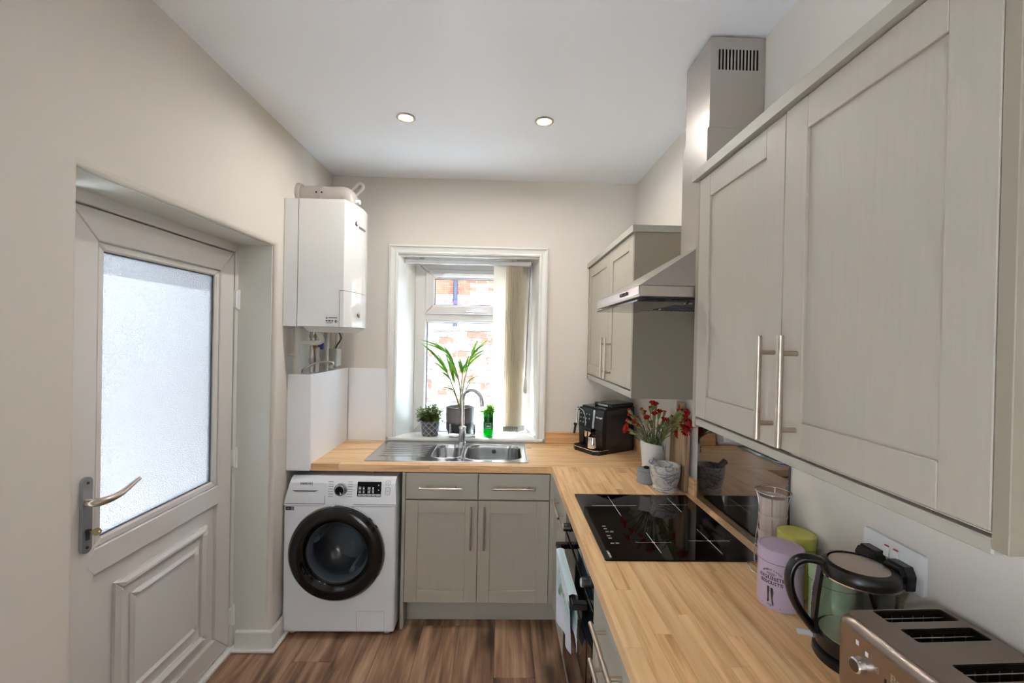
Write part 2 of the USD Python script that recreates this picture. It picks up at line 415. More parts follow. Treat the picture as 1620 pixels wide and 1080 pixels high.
# skirting at the recess corner
sk = thing('baseboard_left', 'white painted skirting with quadrant bead at the door recess corner', None, (XL, DY1, 0), kind='structure')
part('board', uni(bx(XD + 0.03, XL + 0.0218, DY1 - 0.022, DY1, 0, 0.0978, 0.003), bx(XL, XL + 0.022, DY1 - 0.0218, 2.99, 0, 0.098, 0.003)), GLOSSW, sk)
part('quadrant_bead', uni(bx(XD + 0.02, XL + 0.0418, DY1 - 0.044, DY1 - 0.0222, 0.0002, 0.0198, 0.006), bx(XL + 0.0222, XL + 0.042, DY1 - 0.0438, 2.99, 0, 0.02, 0.006)), GLOSSW, sk)
sk2 = thing('baseboard_left', 'white painted skirting along the left wall before the door recess', None, (XL, -1, 0), kind='structure')
part('board', bx(XL, XL + 0.022, -0.15, DY0, 0, 0.098, 0.004), GLOSSW, sk2)

# ---------------------------------------------------------------- back door
d = thing('door_1', 'white plastic half glazed back door with an obscured pane', None, (XD, 1.77, 0), kind='structure')
FY0, FY1 = DY0 - 0.0, DY1
part('outer_frame', uni(bx(XD - 0.06, XD + 0.012, FY1 - 0.026, FY1 + 0.003, 0, DZ + 0.003, 0.003), bx(XD - 0.06, XD + 0.012, FY0 - 0.003, FY0 + 0.14, 0, DZ + 0.003, 0.003), bx(XD - 0.0603, XD + 0.0117, FY0 + 0.05, FY1 - 0.01, DZ - 0.045, DZ + 0.0027, 0.003), bx(XD - 0.07, XD - 0.058, FY0 + 0.01, FY1 - 0.001, 1.99, DZ, 0), bx(XD - 0.07, XD - 0.058, FY1 - 0.06, FY1, 0, DZ - 0.001, 0)), UPVC, d)
LY0, LY1, LZ0, LZ1 = 1.405, 2.256, 0.03, 2.022
part('threshold', bx(XD - 0.05, XD + 0.03, FY0, FY1, 0, 0.024, 0.006), GLOSSW, d)
def mitred(y0, y1, z0, z1, w, x0, x1, g=0.0006, b=0.003):
    """four mitred members around a rectangle of the door plane"""
    out = []
    for q in ([(y0, z0), (y1, z0), (y1 - w, z0 + w), (y0 + w, z0 + w)], [(y0, z1), (y0 + w, z1 - w), (y1 - w, z1 - w), (y1, z1)],
              [(y0, z0), (y0 + w, z0 + w), (y0 + w, z1 - w), (y0, z1)], [(y1, z0), (y1, z1), (y1 - w, z1 - w), (y1 - w, z0 + w)]):
        p = Polygon(q).buffer(-g, join_style=2)
        c = np.array(p.exterior.coords)[:-1]; c2 = np.array(p.buffer(-b, join_style=2).exterior.coords)[:-1]
        out.append(hull([(x0, *t) for t in c] + [(x1 - b, *t) for t in c] + [(x1, *t) for t in c2]))
    return out
names = ['bottom_rail', 'top_rail', 'lock_stile', 'hinge_stile']
for n_, m_ in zip(names, mitred(LY0, LY1, LZ0, LZ1, 0.104, XD - 0.055, XD + 0.006)): part(n_, m_, UPVC, d)
part('mid_rail', hull([(x, y, z) for x, e in ((XD - 0.05, 0), (XD + 0.004, 0), (XD + 0.007, 0.004)) for y, z in ((1.509, 0.792 + e), (2.152, 0.792 + e), (2.152 + 0.03, 0.835), (2.152, 0.882 - e), (1.509, 0.882 - e), (1.509 - 0.03, 0.835))]), UPVC, d)
part('glazing_bead', cat(mitred(1.509, 2.152, 0.88, 1.918, 0.030, XD - 0.03, XD + 0.001, b=0.006)), UPVC, d)
part('glazing_gasket', cat(mitred(1.538, 2.124, 0.908, 1.890, 0.006, XD - 0.03, XD - 0.008)), pbr('grey_gasket', (96, 100, 108), rough=0.5), d)
OBS = usdkit.material(stage, '/World/Looks/obscured_glass', {'tc': ('texture_coordinate', {}), 'v': ('voronoi_texture', {'scale': 210.0}), 'n': ('noise_texture', {'scale': 90.0, 'detail': 3.0}), 'a': ('math', {'math_type': 'multiply_add', 'value2': 0.8}), 'b': ('bump', {'strength': 0.75, 'distance': 0.003}),
      'r': ('refraction_bsdf', {'color': (0.42, 0.41, 0.40), 'roughness': 0.12, 'IOR': 1.25}), 't': ('translucent_bsdf', {'color': (0.30, 0.293, 0.287)}), 'g': ('glossy_bsdf', {'color': (1, 1, 1), 'roughness': 0.08}), 'm1': ('mix_closure', {'fac': 0.45}), 'f': ('fresnel', {'IOR': 1.4}), 'm2': ('mix_closure', {})},
      [('tc.object', 'v.vector'), ('tc.object', 'n.vector'), ('v.distance', 'a.value1'), ('n.fac', 'a.value3'), ('a.value', 'b.height'), ('b.normal', 'g.normal'), ('b.normal', 't.normal'), ('b.normal', 'r.normal'), ('r.BSDF', 'm1.closure1'), ('t.BSDF', 'm1.closure2'), ('f.fac', 'm2.fac'), ('m1.closure', 'm2.closure1'), ('g.BSDF', 'm2.closure2')], surface='m2.closure')
part('obscured_pane', bx(XD - 0.020, XD - 0.016, 1.53, 2.13, 0.90, 1.898, 0), OBS, d, label='obscured stippled glass pane')
pn = part('lower_panel', bx(XD - 0.03, XD - 0.012, 1.505, 2.155, 0.12, 0.80, 0), UPVC, d)
pg = part('panel_moulding', cat(mitred(1.600, 2.092, 0.180, 0.716, 0.034, XD - 0.02, XD + 0.012, b=0.012)), UPVC, d)
pg = part('panel_moulding', cat(mitred(1.672, 2.040, 0.256, 0.640, 0.026, XD - 0.02, XD + 0.004, b=0.010)), UPVC, d)
part('panel_field', bx(XD - 0.02, XD - 0.006, 1.69, 2.02, 0.272, 0.622, 0.003), UPVC, d)
hp = part('handle_plate', tf(prism(rr(-0.0175, -0.125, 0.0175, 0.125, 0.0174, 8), 0.011), frame_m((XD + 0.006, 1.470, 1.012), (0, 1, 0), (0, 0, 1))), pbr('satin_door_plate', (176, 180, 190), rough=0.3, metal=0.9), d, smooth=30)
part('lever', tube(spline([(XD + 0.012, 1.470, 1.055), (XD + 0.055, 1.472, 1.055), (XD + 0.066, 1.50, 1.057), (XD + 0.064, 1.56, 1.066), (XD + 0.056, 1.63, 1.084)], 22), [0.013] * 6 + list(np.linspace(0.0125, 0.0065, 16)), 12), NICKEL, hp, smooth=40)
part('screw', cat(lathe([(0, .004), (.004, .003), (.0048, 0)], 12, (XD + 0.017, 1.470, 1.118), (1, 0, 0)), lathe([(0, .004), (.004, .003), (.0048, 0)], 12, (XD + 0.017, 1.470, 0.906), (1, 0, 0))), DARKGR, hp)
part('lock_cylinder', cat(lathe([(0, .010), (.0085, .010), (.0085, 0)], 16, (XD + 0.014, 1.470, 0.958), (1, 0, 0)), bx(XD + 0.014, XD + 0.022, 1.464, 1.476, 0.93, 0.955, 0.002)), DARKGR, hp)
part('key', cat(bx(XD + 0.02, XD + 0.036, 1.4688, 1.4712, 0.955, 0.961, 0.0004), tf(prism(shapely.Point(0, 0).buffer(0.0125, quad_segs=8).difference(shapely.Point(0.006, 0).buffer(0.0025)), 0.0022), frame_m((XD + 0.046, 1.472, 0.958), (1, 0.6, 0), (0, 0, 1)))), pbr('brass_key', (190, 170, 130), rough=0.3, metal=0.9), d)
for z in (1.789, 0.983, 0.178):
    part('hinge', cat(tf(prism(rr(-0.016, -0.046, 0.012, 0.046, 0.013, 6), 0.012), frame_m((XD + 0.006, 2.268, z), (0, 1, 0), (0, 0, 1))), lathe([(0, -.05), (.0085, -.05), (.0085, .05), (0, .05)], 12, (XD + 0.016, 2.277, z))), WHITE, d, smooth=30)

# ---------------------------------------------------------------- window
w = thing('window_1', 'white plastic window with a top hung light above a fixed pane', None, (-0.2, YW, 0.93), kind='structure')
def xframe(x0, x1, z0, z1, wd, y0, y1, b=0.004):
    out = []
    for q in ([(x0, z0), (x1, z0), (x1 - wd, z0 + wd), (x0 + wd, z0 + wd)], [(x0, z1), (x0 + wd, z1 - wd), (x1 - wd, z1 - wd), (x1, z1)], [(x0, z0), (x0 + wd, z0 + wd), (x0 + wd, z1 - wd), (x0, z1)], [(x1, z0), (x1, z1), (x1 - wd, z1 - wd), (x1 - wd, z0 + wd)]):
        p = Polygon(q).buffer(-0.0004, join_style=2); c = np.array(p.exterior.coords)[:-1]; c2 = np.array(p.buffer(-b, join_style=2).exterior.coords)[:-1]
        out.append(hull([(t[0], y1, t[1]) for t in c] + [(t[0], y0 + b, t[1]) for t in c] + [(t[0], y0, t[1]) for t in c2]))
    return cat(out)
part('outer_frame', xframe(IX0 - 0.002, IX1 + 0.01, 0.930, WZ1 - 0.010, 0.082, YW, YW + 0.07, 0.006), UPVC, w)
part('transom', bx(IX0 + 0.06, IX1 - 0.05, YW + 0.002, YW + 0.07, 1.742, 1.802, 0.005), UPVC, w)
part('fixed_bead', xframe(-0.565, 0.157, 0.972, 1.750, 0.024, YW + 0.008, YW + 0.04, 0.006), UPVC, w)
ts = part('top_sash', xframe(-0.552, 0.149, 1.788, 2.108, 0.060, YW - 0.016, YW + 0.03, 0.006), UPVC, w)
part('sash_bead', xframe(-0.496, 0.093, 1.842, 2.048, 0.010, YW - 0.006, YW + 0.02, 0.004), UPVC, ts)
part('upper_pane', bx(-0.50, 0.097, YW + 0.004, YW + 0.008, 1.84, 2.05, 0), GLASS, w, label='clear upper pane')
part('lower_pane', bx(-0.56, 0.15, YW + 0.030, YW + 0.034, 0.985, 1.745, 0), GLASS, w, label='clear lower pane')
part('glazing_gasket', cat(xframe(-0.487, 0.084, 1.851, 2.039, 0.004, YW - 0.001, YW + 0.02, 0.001), xframe(-0.541, 0.133, 0.997, 1.727, 0.004, YW + 0.016, YW + 0.04, 0.001)), pbr('dark_gasket', (70, 72, 76), rough=0.6), w)
part('trickle_vent', bx(-0.42, 0.06, YW - 0.030, YW - 0.012, 2.056, 2.078, 0.004), WHITE, w)
part('window_handle', cat(bx(-0.262, -0.205, YW - 0.026, YW - 0.014, 1.802, 1.816, 0.004), tube(spline([(-0.226, YW - 0.02, 1.81), (-0.226, YW - 0.045, 1.813), (-0.19, YW - 0.052, 1.818), (-0.13, YW - 0.05, 1.822)], 12), 0.007, 10)), WHITE, w, smooth=40)
part('head_board', bx(WX0, WX1, YB + 0.004, YW + 0.05, WZ1 - 0.012, WZ1, 0.001), GLOSSW, w)
sl = part('window_sill', cat(bx(WX0 - 0.045, WX1 + 0.045, YB - 0.028, YB + 0.002, 0.914, 0.936, 0.006), bx(WX0, WX1, YB - 0.001, YW + 0.02, 0.914, 0.936, 0.002)), GLOSSW, w)
# moulded architrave
tr = thing('trim_1', 'white moulded architrave around the window', None, (-0.23, YB, 0.93), kind='structure')
prof = [(0.0, 0.0), (0.058, 0.0), (0.058, 0.022), (0.052, 0.026), (0.046, 0.026), (0.043, 0.018), (0.034, 0.015), (0.018, 0.012), (0.013, 0.015), (0.008, 0.016), (0.0, 0.012)]
def mould(a, b, inward, ya):
    """sweep prof (u away from opening, v out of the wall) from a to b with mitres; ya = extra length per u"""
    a = np.array(a, float); b = np.array(b, float); t = (b - a) / np.linalg.norm(b - a); o = -np.array(inward, float); ra, rb = [], []
    for u, v in prof:
        off = o * u + np.array((0, -1, 0)) * v
        ra.append(a + off - t * u * ya[0]); rb.append(b + off + t * u * ya[1])
    return loft([np.array(ra), np.array(rb)], True, True)
Z0 = 0.936
for n_, m_ in (('left_leg', mould((WX0, YB, Z0), (WX0, YB, WZ1), (1, 0, 0), (0, 1))), ('right_leg', mould((WX1, YB, WZ1), (WX1, YB, Z0), (-1, 0, 0), (1, 0))), ('head', mould((WX0, YB, WZ1), (WX1, YB, WZ1), (0, 0, -1), (1, 1)))):
    m_.fix_normals(); part(n_, m_, GLOSSW, tr)

# ---------------------------------------------------------------- downlights
LAMP = usdkit.material(stage, '/World/Looks/lamp_face', {'e': ('emission', {'color': (1.0, 0.80, 0.56), 'strength': 14.0})}, [], surface='e.emission')
def downlight(x, y, label):
    t = thing('downlight', label, 'light', (x, y, ZC), group='ceiling downlights')
    part('bezel', lathe([(0.033, 0.0), (0.047, 0.0), (0.047, -0.003), (0.044, -0.006), (0.037, -0.006), (0.033, -0.002), (0.033, 0.0)], 32, (x, y, ZC)), NICKEL, t, smooth=40)
    part('lamp', lathe([(0, 0.008), (0.032, 0.008), (0.033, 0.012), (0, 0.012)], 24, (x, y, ZC)), LAMP, t)
    part('can', lathe([(0.0345, 0.0), (0.0345, 0.05), (0, 0.05)], 24, (x, y, ZC)), STEEL, t, smooth=40)
    L = UsdLux.DiskLight.Define(stage, t + '/glow'); L.CreateRadiusAttr(0.028); L.CreateIntensityAttr(DOWN); L.CreateColorAttr(Gf.Vec3f(1.0, 0.97, 0.92))
    L.AddTranslateOp().Set(Gf.Vec3d(0, 0, -0.002)); return t
DOWN = 340.0
for (x, y), lb in zip(DL, ('left of the two lit ceiling downlights in view', 'right of the two lit ceiling downlights in view')):
    downlight(x, y, lb)

# ---------------------------------------------------------------- outside
BRICKW = usdkit.material(stage, '/World/Looks/flaking_white_brick', {'tc': ('texture_coordinate', {}), 'oi': ('object_info', {}), 'n': ('noise_texture', {'scale': 11.0, 'detail': 5.0, 'roughness': 0.65}), 'ad': ('math', {'math_type': 'multiply_add', 'value2': 0.26, 'value3': -0.13}), 'a2': ('math', {'math_type': 'add'}),
        'gm': ('geometry', {}), 'r': ('rgb_ramp', {'ramp': [(0.40, lin((150, 82, 64))), (0.45, lin((164, 124, 112))), (0.50, lin((172, 168, 166)))]}), 'p': ('principled_bsdf', {'roughness': 0.9})},
        [('gm.position', 'n.vector'), ('oi.random', 'ad.value1'), ('ad.value', 'a2.value1'), ('n.fac', 'a2.value2'), ('a2.value', 'r.fac'), ('r.color', 'p.base_color')], surface='p.BSDF')
BRICKR = pbr('red_brick', (150, 80, 56), (172, 108, 80), scale=18, rough=0.9, rand=0.22)
MORTW = pbr('white_mortar', (180, 176, 172), (156, 146, 140), scale=8, rough=0.95)
RENDER = pbr('white_render', (176, 174, 172), rough=0.9)
yw = thing('yard_wall', 'white painted brick yard wall seen through the lower window pane', 'wall', (-0.3, 5.15, -0.2))
part('wall_core', bx(-3.2, 2.6, 5.162, 5.36, -0.2, 1.70, 0), MORTW, yw)
rg = random.Random(3)
nb = 0
for i in range(18):
    z = 0.42 + i * 0.075 - 0.075 * 0
    if z + 0.065 > 1.705: break
    for k in range(-1, 14):
        x0 = -1.75 + k * 0.225 + (0.1125 if i % 2 else 0)
        if x0 < -1.8 or x0 > 1.0: continue
        part('brick', bx(x0 + 0.005, x0 + 0.22, 5.15 - rg.uniform(0, 0.008), 5.25, z + 0.004, z + 0.071, 0.004), BRICKW, yw)
for k in range(9):
    x0 = -2.9 + k * 0.6
    part('coping_stone', bx(x0 + 0.004, x0 + 0.596, 5.12, 5.40, 1.70, 1.745, 0.008), pbr('coping', (190, 180, 168), (150, 138, 124), scale=9, rough=0.9) if k == 0 else '/World/Looks/coping', yw)
bd = thing('brick_building', 'red brick house wall above a white rendered band beyond the yard', 'building', (-0.5, 8.7, 0))
part('white_band', bx(-6, 5, 8.68, 8.9, -0.2, 2.465, 0), RENDER, bd)
part('brick_backing', bx(-6, 5, 8.712, 8.9, 2.465, 5.2, 0), usdkit.material(stage, '/World/Looks/far_brick', {'tc': ('texture_coordinate', {}), 'm': ('mapping', {'rotation': (math.pi / 2, 0, 0), 'mapping_type': 'point'}), 'b': ('brick_texture', {'color1': lin((182, 96, 66)), 'color2': lin((206, 130, 96)), 'mortar': lin((206, 196, 186)), 'scale': 1.0, 'brick_width': 0.225, 'row_height': 0.075, 'mortar_size': 0.008}), 'p': ('principled_bsdf', {'roughness': 0.9})}, [('tc.object', 'm.vector'), ('m.vector', 'b.vector'), ('b.color', 'p.base_color')], surface='p.BSDF'), bd)
part('mortar_bed', bx(-2.2, 1.2, 8.706, 8.72, 2.468, 3.08, 0), pbr('mortar', (214, 204, 194), rough=0.95), bd)
for i in range(8):
    z = 2.472 + i * 0.075
    for k in range(15):
        x0 = -2.2 + k * 0.225 + (0.1125 if i % 2 else 0)
        if abs(x0 + 0.11 + 0.39) < 0.16 and 2.50 < z + 0.03 < 2.70: continue
        part('brick', bx(x0 + 0.005, x0 + 0.22, 8.694 - rg.uniform(0, 0.006), 8.72, z + 0.004, z + 0.071, 0.003), BRICKR, bd)
part('air_vent', cat(bx(-0.472, -0.308, 8.672, 8.72, 2.518, 2.678, 0.004), [bx(-0.455, -0.325, 8.665, 8.673, 2.54 + j * 0.022, 2.552 + j * 0.022, 0.001) for j in range(6)]), pbr('vent_white', (150, 152, 160), rough=0.5), bd)
single('downpipe', cat(rod((-0.905, 8.62, -0.2), (-0.925, 8.62, 4.6), 0.042, 16), lathe([(0.05, 0), (0.05, .08), (0.042, .08)], 16, (-0.92, 8.62, 2.3))), pbr('blue_grey_pipe', (60, 64, 76), rough=0.5), 'blue grey plastic downpipe on the brick house wall', 'drainpipe', smooth=40)
LINEM = pbr('purple_line', (140, 62, 150), rough=0.6)
wl_ = thing('washing_line', 'purple washing line doubled back between the brick house and a post', 'washing line', (1.9, 6.1, -0.22))
for za, zb, x1 in ((2.40, 2.122, 1.9), (2.385, 2.035, 1.9)):
    part('line', rod((-1.55, 8.66, 2.36 if za > 2.39 else 2.345), (x1, 6.1, 2.02 if za > 2.39 else 1.93), 0.0062, 6), LINEM, wl_)
part('wall_hook', bx(-1.58, -1.53, 8.64, 8.695, 2.33, 2.38, 0.004), NICKEL, wl_)
part('post', rod((1.9, 6.1, -0.22), (1.9, 6.1, 2.06), 0.03, 12), NICKEL, wl_)
struct('yard_ground', bx(-7, 7, -6, 12, -0.42, -0.22, 0), pbr('pale_concrete', (224, 220, 214), (206, 202, 198), scale=3, rough=0.9), label='pale concrete yard ground outside the house')
struct('side_boundary_wall', bx(-4.2, -4.0, -6, 12, -0.22, 1.7, 0), RENDER, label='white rendered boundary wall beyond the back door')

# ================================================================ kitchen units
WT = 0.91; WB = 0.872; YF = 2.457; XF = 0.33; XE = 0.296; YE = 2.437; XS = -1.032
wt = thing('worktop', 'oak butcher block worktop running under the window and along the right wall', 'worktop', (XR, YB, WB))
poly_b = sbox(XS, YE, XR - 0.001, YB - 0.001).difference(sbox(-0.745, 2.525, 0.150, 2.945))
poly_r = sbox(XE, 0.30, XR - 0.001, YE - 0.0004).difference(sbox(0.37, 1.43, 0.84, 1.97))
def staves(poly, along, sw=0.043, lo=0.32, hi=0.62):
    x0, y0, x1, y1 = poly.bounds; a0, a1, b0, b1 = (x0, x1, y0, y1) if along == 'x' else (y0, y1, x0, x1)
    nrow = round((b1 - b0) / sw); rw_ = (b1 - b0) / nrow
    for r_ in range(nrow):
        a = a0 - rng.uniform(0, 0.3)
        while a < a1:
            ln = rng.uniform(lo, hi); s, e = max(a, a0), min(a + ln, a1); a += ln
            if e - s < 0.004: continue
            ba, bb = b0 + r_ * rw_, b0 + (r_ + 1) * rw_
            q = poly.intersection(sbox(s, ba, e, bb) if along == 'x' else sbox(ba, s, bb, e)).buffer(-0.00012, join_style=2)
            for g in getattr(q, 'geoms', [q]):
                if g.area < 1e-5: continue
                gx0, gy0, gx1, gy1 = g.bounds
                if abs(g.area - (gx1 - gx0) * (gy1 - gy0)) < 1e-7: m = bx(gx0, gx1, gy0, gy1, WB, WT - rng.uniform(0, 0.00012), 0.0004)
                else: m = mv(prism(g, WT - WB), (0, 0, WB))
                part('stave', m, OAKX if along == 'x' else OAKY, wt)
staves(poly_b, 'x'); staves(poly_r, 'y')
single('upstand', bx(0.312, XR - 0.002, YB - 0.019, YB - 0.001, WT + 0.0005, 0.987, 0.002), OAKX, 'oak upstand on the back wall between window and coffee machine', 'upstand')
single('upstand', bx(XR - 0.019, XR - 0.001, 1.985, YB - 0.021, WT + 0.0005, 0.985, 0.002), OAKY, 'oak upstand along the right wall behind the vase', 'upstand')
# white panels on the left of the window, and the pipe boxing
single('wall_panel', bx(XS + 0.002, WX0 - 0.06, YB - 0.006, YB - 0.0005, WT + 0.0005, 1.398, 0.001), GLOSSBOARD, 'glossy white splash panel on the wall between boxing and window', 'panel')
bxg = thing('pipe_boxing', 'white boxed-in pipe casing in the corner under the boiler', 'boxing', (XL, 2.42, 0.876))
part('front_panel', bx(XL + 0.001, XS, 2.42, 2.432, 0.876, 1.402, 0.0015), GLOSSBOARD, bxg)
part('side_panel', bx(XS - 0.012, XS, 2.4325, YB - 0.008, 0.876, 1.402, 0.0015), GLOSSBOARD, bxg)
part('top_panel', bx(XL + 0.001, XS - 0.013, 2.4325, YB - 0.008, 1.388, 1.400, 0.001), GLOSSBOARD, bxg)

def bar_handle(parent, c, axis, length, off, out, r=0.006, mat=None):
    """T-bar: rod of length along axis at distance off from the face, two posts; out = direction away from the face"""
    c = np.array(c, float); a = np.array(axis, float); o = np.array(out, float); mat = mat or NICKEL
    p0, p1 = c - a * length / 2 + o * off, c + a * length / 2 + o * off
    e = 0.16 * length if length < 0.3 else 0.04
    ms = [lathe([(0, 0), (r * 0.85, 0), (r, r * 0.2), (r, length - r * 0.2), (r * 0.85, length), (0, length)], 16, p0, a)]
    for s in (-1, 1):
        b = c + a * s * (length / 2 - e); ms.append(lathe([(r * 0.8, 0), (r * 0.8, off)], 12, b, o))
    return part('handle', cat(ms), mat, parent, smooth=40, label='brushed steel bar handle')

def shaker(parent, name, o, ux, w_, h_, out, st=0.062, th=0.02, rec=0.006, mat=None):
    """frame and panel door: lower corner o, ux along the width, z up, out = outward normal of the face"""
    mat = mat or SAGE; o = np.array(o, float); ux = np.array(ux, float); n = np.array(out, float)
    T = np.eye(4); T[:3, 0], T[:3, 1], T[:3, 2], T[:3, 3] = ux, (0, 0, 1), n, o
    flip = np.linalg.det(T[:3, :3]) < 0
    def put(m):
        m = tf(m, T)
        if flip: m.invert()
        return m
    dpath = part(name, put(bx(st - 0.002, w_ - st + 0.002, st - 0.002, h_ - st + 0.002, -th + 0.001, -rec, 0)), mat, parent)
    for x0, x1, y0, y1, nm in ((0, st - 0.0004, 0, h_, 'stile'), (w_ - st + 0.0004, w_, 0, h_, 'stile'), (st + 0.0002, w_ - st - 0.0002, 0, st, 'rail'), (st + 0.0002, w_ - st - 0.0002, h_ - st, h_, 'rail')):
        part(nm, put(bx(x0, x1, y0, y1, -th, 0, 0.0012)), mat, dpath)
    return dpath

# --- sink base cabinet (two drawer fronts over two doors)
sc_ = thing('base_cabinet', 'sage green sink base cabinet with two drawers above two doors', 'cabinet', (-0.11, YF, 0.147))
CX = [-0.512, -0.1115, 0.287]
part('carcass', cat(bx(CX[0], CX[0] + 0.018, YF, 2.95, 0.147, 0.870, 0), bx(CX[2] - 0.018, CX[2], YF, 2.95, 0.147, 0.870, 0), bx(CX[0], CX[2], YF, 2.95, 0.147, 0.165, 0), bx(CX[0], CX[2], 2.94, 2.95, 0.147, 0.870, 0), bx(CX[0], CX[2], YF + 0.001, YF + 0.02, 0.68, 0.72, 0)), SAGEX, sc_)
for i in (0, 1):
    x0, x1 = CX[i] + 0.0015, CX[i + 1] - 0.0015
    dr = part('drawer_front', bx(x0, x1, YF - 0.020, YF - 0.0005, 0.722, 0.866, 0.0018), SAGEX, sc_)
    bar_handle(dr, ((x0 + x1) / 2 - (0.004 if i == 0 else 0.0), YF - 0.020, 0.7905), (1, 0, 0), 0.237, 0.03, (0, -1, 0))
    do = shaker(sc_, 'door', (x0, YF - 0.020, 0.149), (1, 0, 0), x1 - x0, 0.5665, (0, -1, 0), st=0.068)
    hx = x1 - 0.035 if i == 0 else x0 + 0.035
    bar_handle(do, (hx, YF - 0.020, 0.572), (0, 0, 1), 0.237, 0.03, (0, -1, 0))
single('end_panel', bx(-0.531, -0.5135, YF - 0.02, 2.98, 0.0, 0.8705, 0.001), SAGEX, 'sage full height end panel between washing machine and sink cabinet', 'panel')
single('corner_post', cat(bx(0.2885, XF, YF - 0.02, YF, 0.147, 0.870, 0.001), bx(XF - 0.02 + 0.001, XF, 2.292, YF - 0.021, 0.147, 0.870, 0.001)), SAGEX, 'sage L-shaped corner post where the two cabinet runs meet', 'post')
single('plinth', bx(-0.512, XF + 0.046, YF + 0.068, YF + 0.083, 0.0, 0.1455, 0.001), SAGEX, 'sage plinth board under the sink cabinet', 'plinth')
single('plinth', bx(XF + 0.055, XF + 0.07, 0.30, YF + 0.067, 0.0, 0.1455, 0.001), SAGEX, 'sage plinth board under the right cabinet run', 'plinth')

def carcass(parent, y0, y1, front):
    part('carcass', cat(bx(front, XR - 0.03, y0, y0 + 0.018, 0.147, 0.870, 0), bx(front, XR - 0.03, y1 - 0.018, y1, 0.147, 0.870, 0), bx(front, XR - 0.03, y0, y1, 0.147, 0.165, 0), bx(XR - 0.04, XR - 0.03, y0, y1, 0.147, 0.870, 0), bx(front, front + 0.1, y0, y1, 0.852, 0.870, 0)), SAGEX, parent)
ca = thing('base_cabinet', 'narrow sage base cabinet with drawer and door between corner post and oven', 'cabinet', (XF, 2.14, 0.147))
carcass(ca, 1.993, 2.290, XF + 0.001)
dr = part('drawer_front', bx(XF - 0.02, XF - 0.0005, 1.9945, 2.2885, 0.722, 0.866, 0.0018), SAGEX, ca)
bar_handle(dr, (XF - 0.02, 2.145, 0.79), (0, 1, 0), 0.237, 0.03, (-1, 0, 0))
do = shaker(ca, 'door', (XF - 0.02, 2.2885, 0.149), (0, -1, 0), 0.294, 0.5665, (-1, 0, 0), st=0.062)
cb = thing('base_cabinet', 'sage drawer cabinet nearest the camera with a long bar handle', 'cabinet', (XF, 1.14, 0.147))
carcass(cb, 0.886, 1.388, XF + 0.001)
for z0, z1 in ((0.722, 0.866), (0.437, 0.718), (0.149, 0.433)):
    if z1 > 0.8: dr = part('drawer_front', bx(XF - 0.02, XF - 0.0005, 0.8875, 1.3865, z0, z1, 0.0018), SAGEX, cb)
    else: dr = shaker(cb, 'drawer_front', (XF - 0.02, 1.3865, z0), (0, -1, 0), 0.499, z1 - z0, (-1, 0, 0), st=0.06)
    bar_handle(dr, (XF - 0.02, 1.145, (z0 + z1) / 2 if z1 > 0.8 else z1 - 0.03), (0, 1, 0), 0.25, 0.035, (-1, 0, 0), r=0.007)
cc = thing('base_cabinet', 'sage base cabinet run continuing past the camera', 'cabinet', (XF, 0.6, 0.147))
carcass(cc, 0.30, 0.884, XF + 0.001)
shaker(cc, 'door', (XF - 0.02, 0.8825, 0.149), (0, -1, 0), 0.58, 0.717, (-1, 0, 0))

# --- built-under oven
ov = thing('oven', 'black glass built-under oven with steel trim below the hob', 'oven', (XF, 1.69, 0.15))
OY0, OY1 = 1.390, 1.991
part('body', bx(XF + 0.003, 0.86, OY0 + 0.004, OY1 - 0.004, 0.15, 0.868, 0.002), DARKGR, ov)
part('control_panel', bx(XF - 0.018, XF + 0.0025, OY0, OY1, 0.758, 0.868, 0.002), pbr('blue_black_glass', (34, 42, 54), rough=0.06), ov)
dr = part('oven_door', bx(XF - 0.022, XF + 0.0025, OY0, OY1, 0.166, 0.752, 0.003), BLACKGL, ov)
part('steel_trim', cat(bx(XF - 0.024, XF - 0.021, OY0, OY1, 0.166, 0.186, 0.001), bx(XF - 0.020, XF - 0.0175, OY0, OY1, 0.856, 0.868, 0.001)), STEEL, dr)
part('inner_window', bx(XF - 0.0235, XF - 0.0215, OY0 + 0.08, OY1 - 0.08, 0.26, 0.60, 0.001), BLACKGL, dr)
HZ = 0.722; HX = 0.266
part('handle', cat(bx(HX - 0.010, HX + 0.010, OY0 + 0.075, OY1 - 0.075, HZ - 0.009, HZ + 0.009, 0.004), [bx(HX - 0.010, XF - 0.0225, y - 0.014, y + 0.014, HZ - 0.011, HZ + 0.011, 0.003) for y in (OY0 + 0.085, OY1 - 0.085)]), BLACKPL, dr, label='black bar handle')
for y in (1.882, 1.452):
    kb = part('knob', lathe([(0.0, 0.030), (0.014, 0.030), (0.0165, 0.027), (0.018, 0.004), (0.021, 0.0), (0, 0)], 24, (XF - 0.018, y, 0.812), (-1, 0, 0)), BLACKPL, ov, smooth=40)
    part('knob_cap', lathe([(0, 0.0325), (0.013, 0.0325), (0.0145, 0.030), (0, 0.030)], 24, (XF - 0.018, y, 0.812), (-1, 0, 0)), CHROME, kb)
part('display', bx(XF - 0.0190, XF - 0.0175, 1.60, 1.74, 0.79, 0.83, 0.0005), BLACKGL, ov)

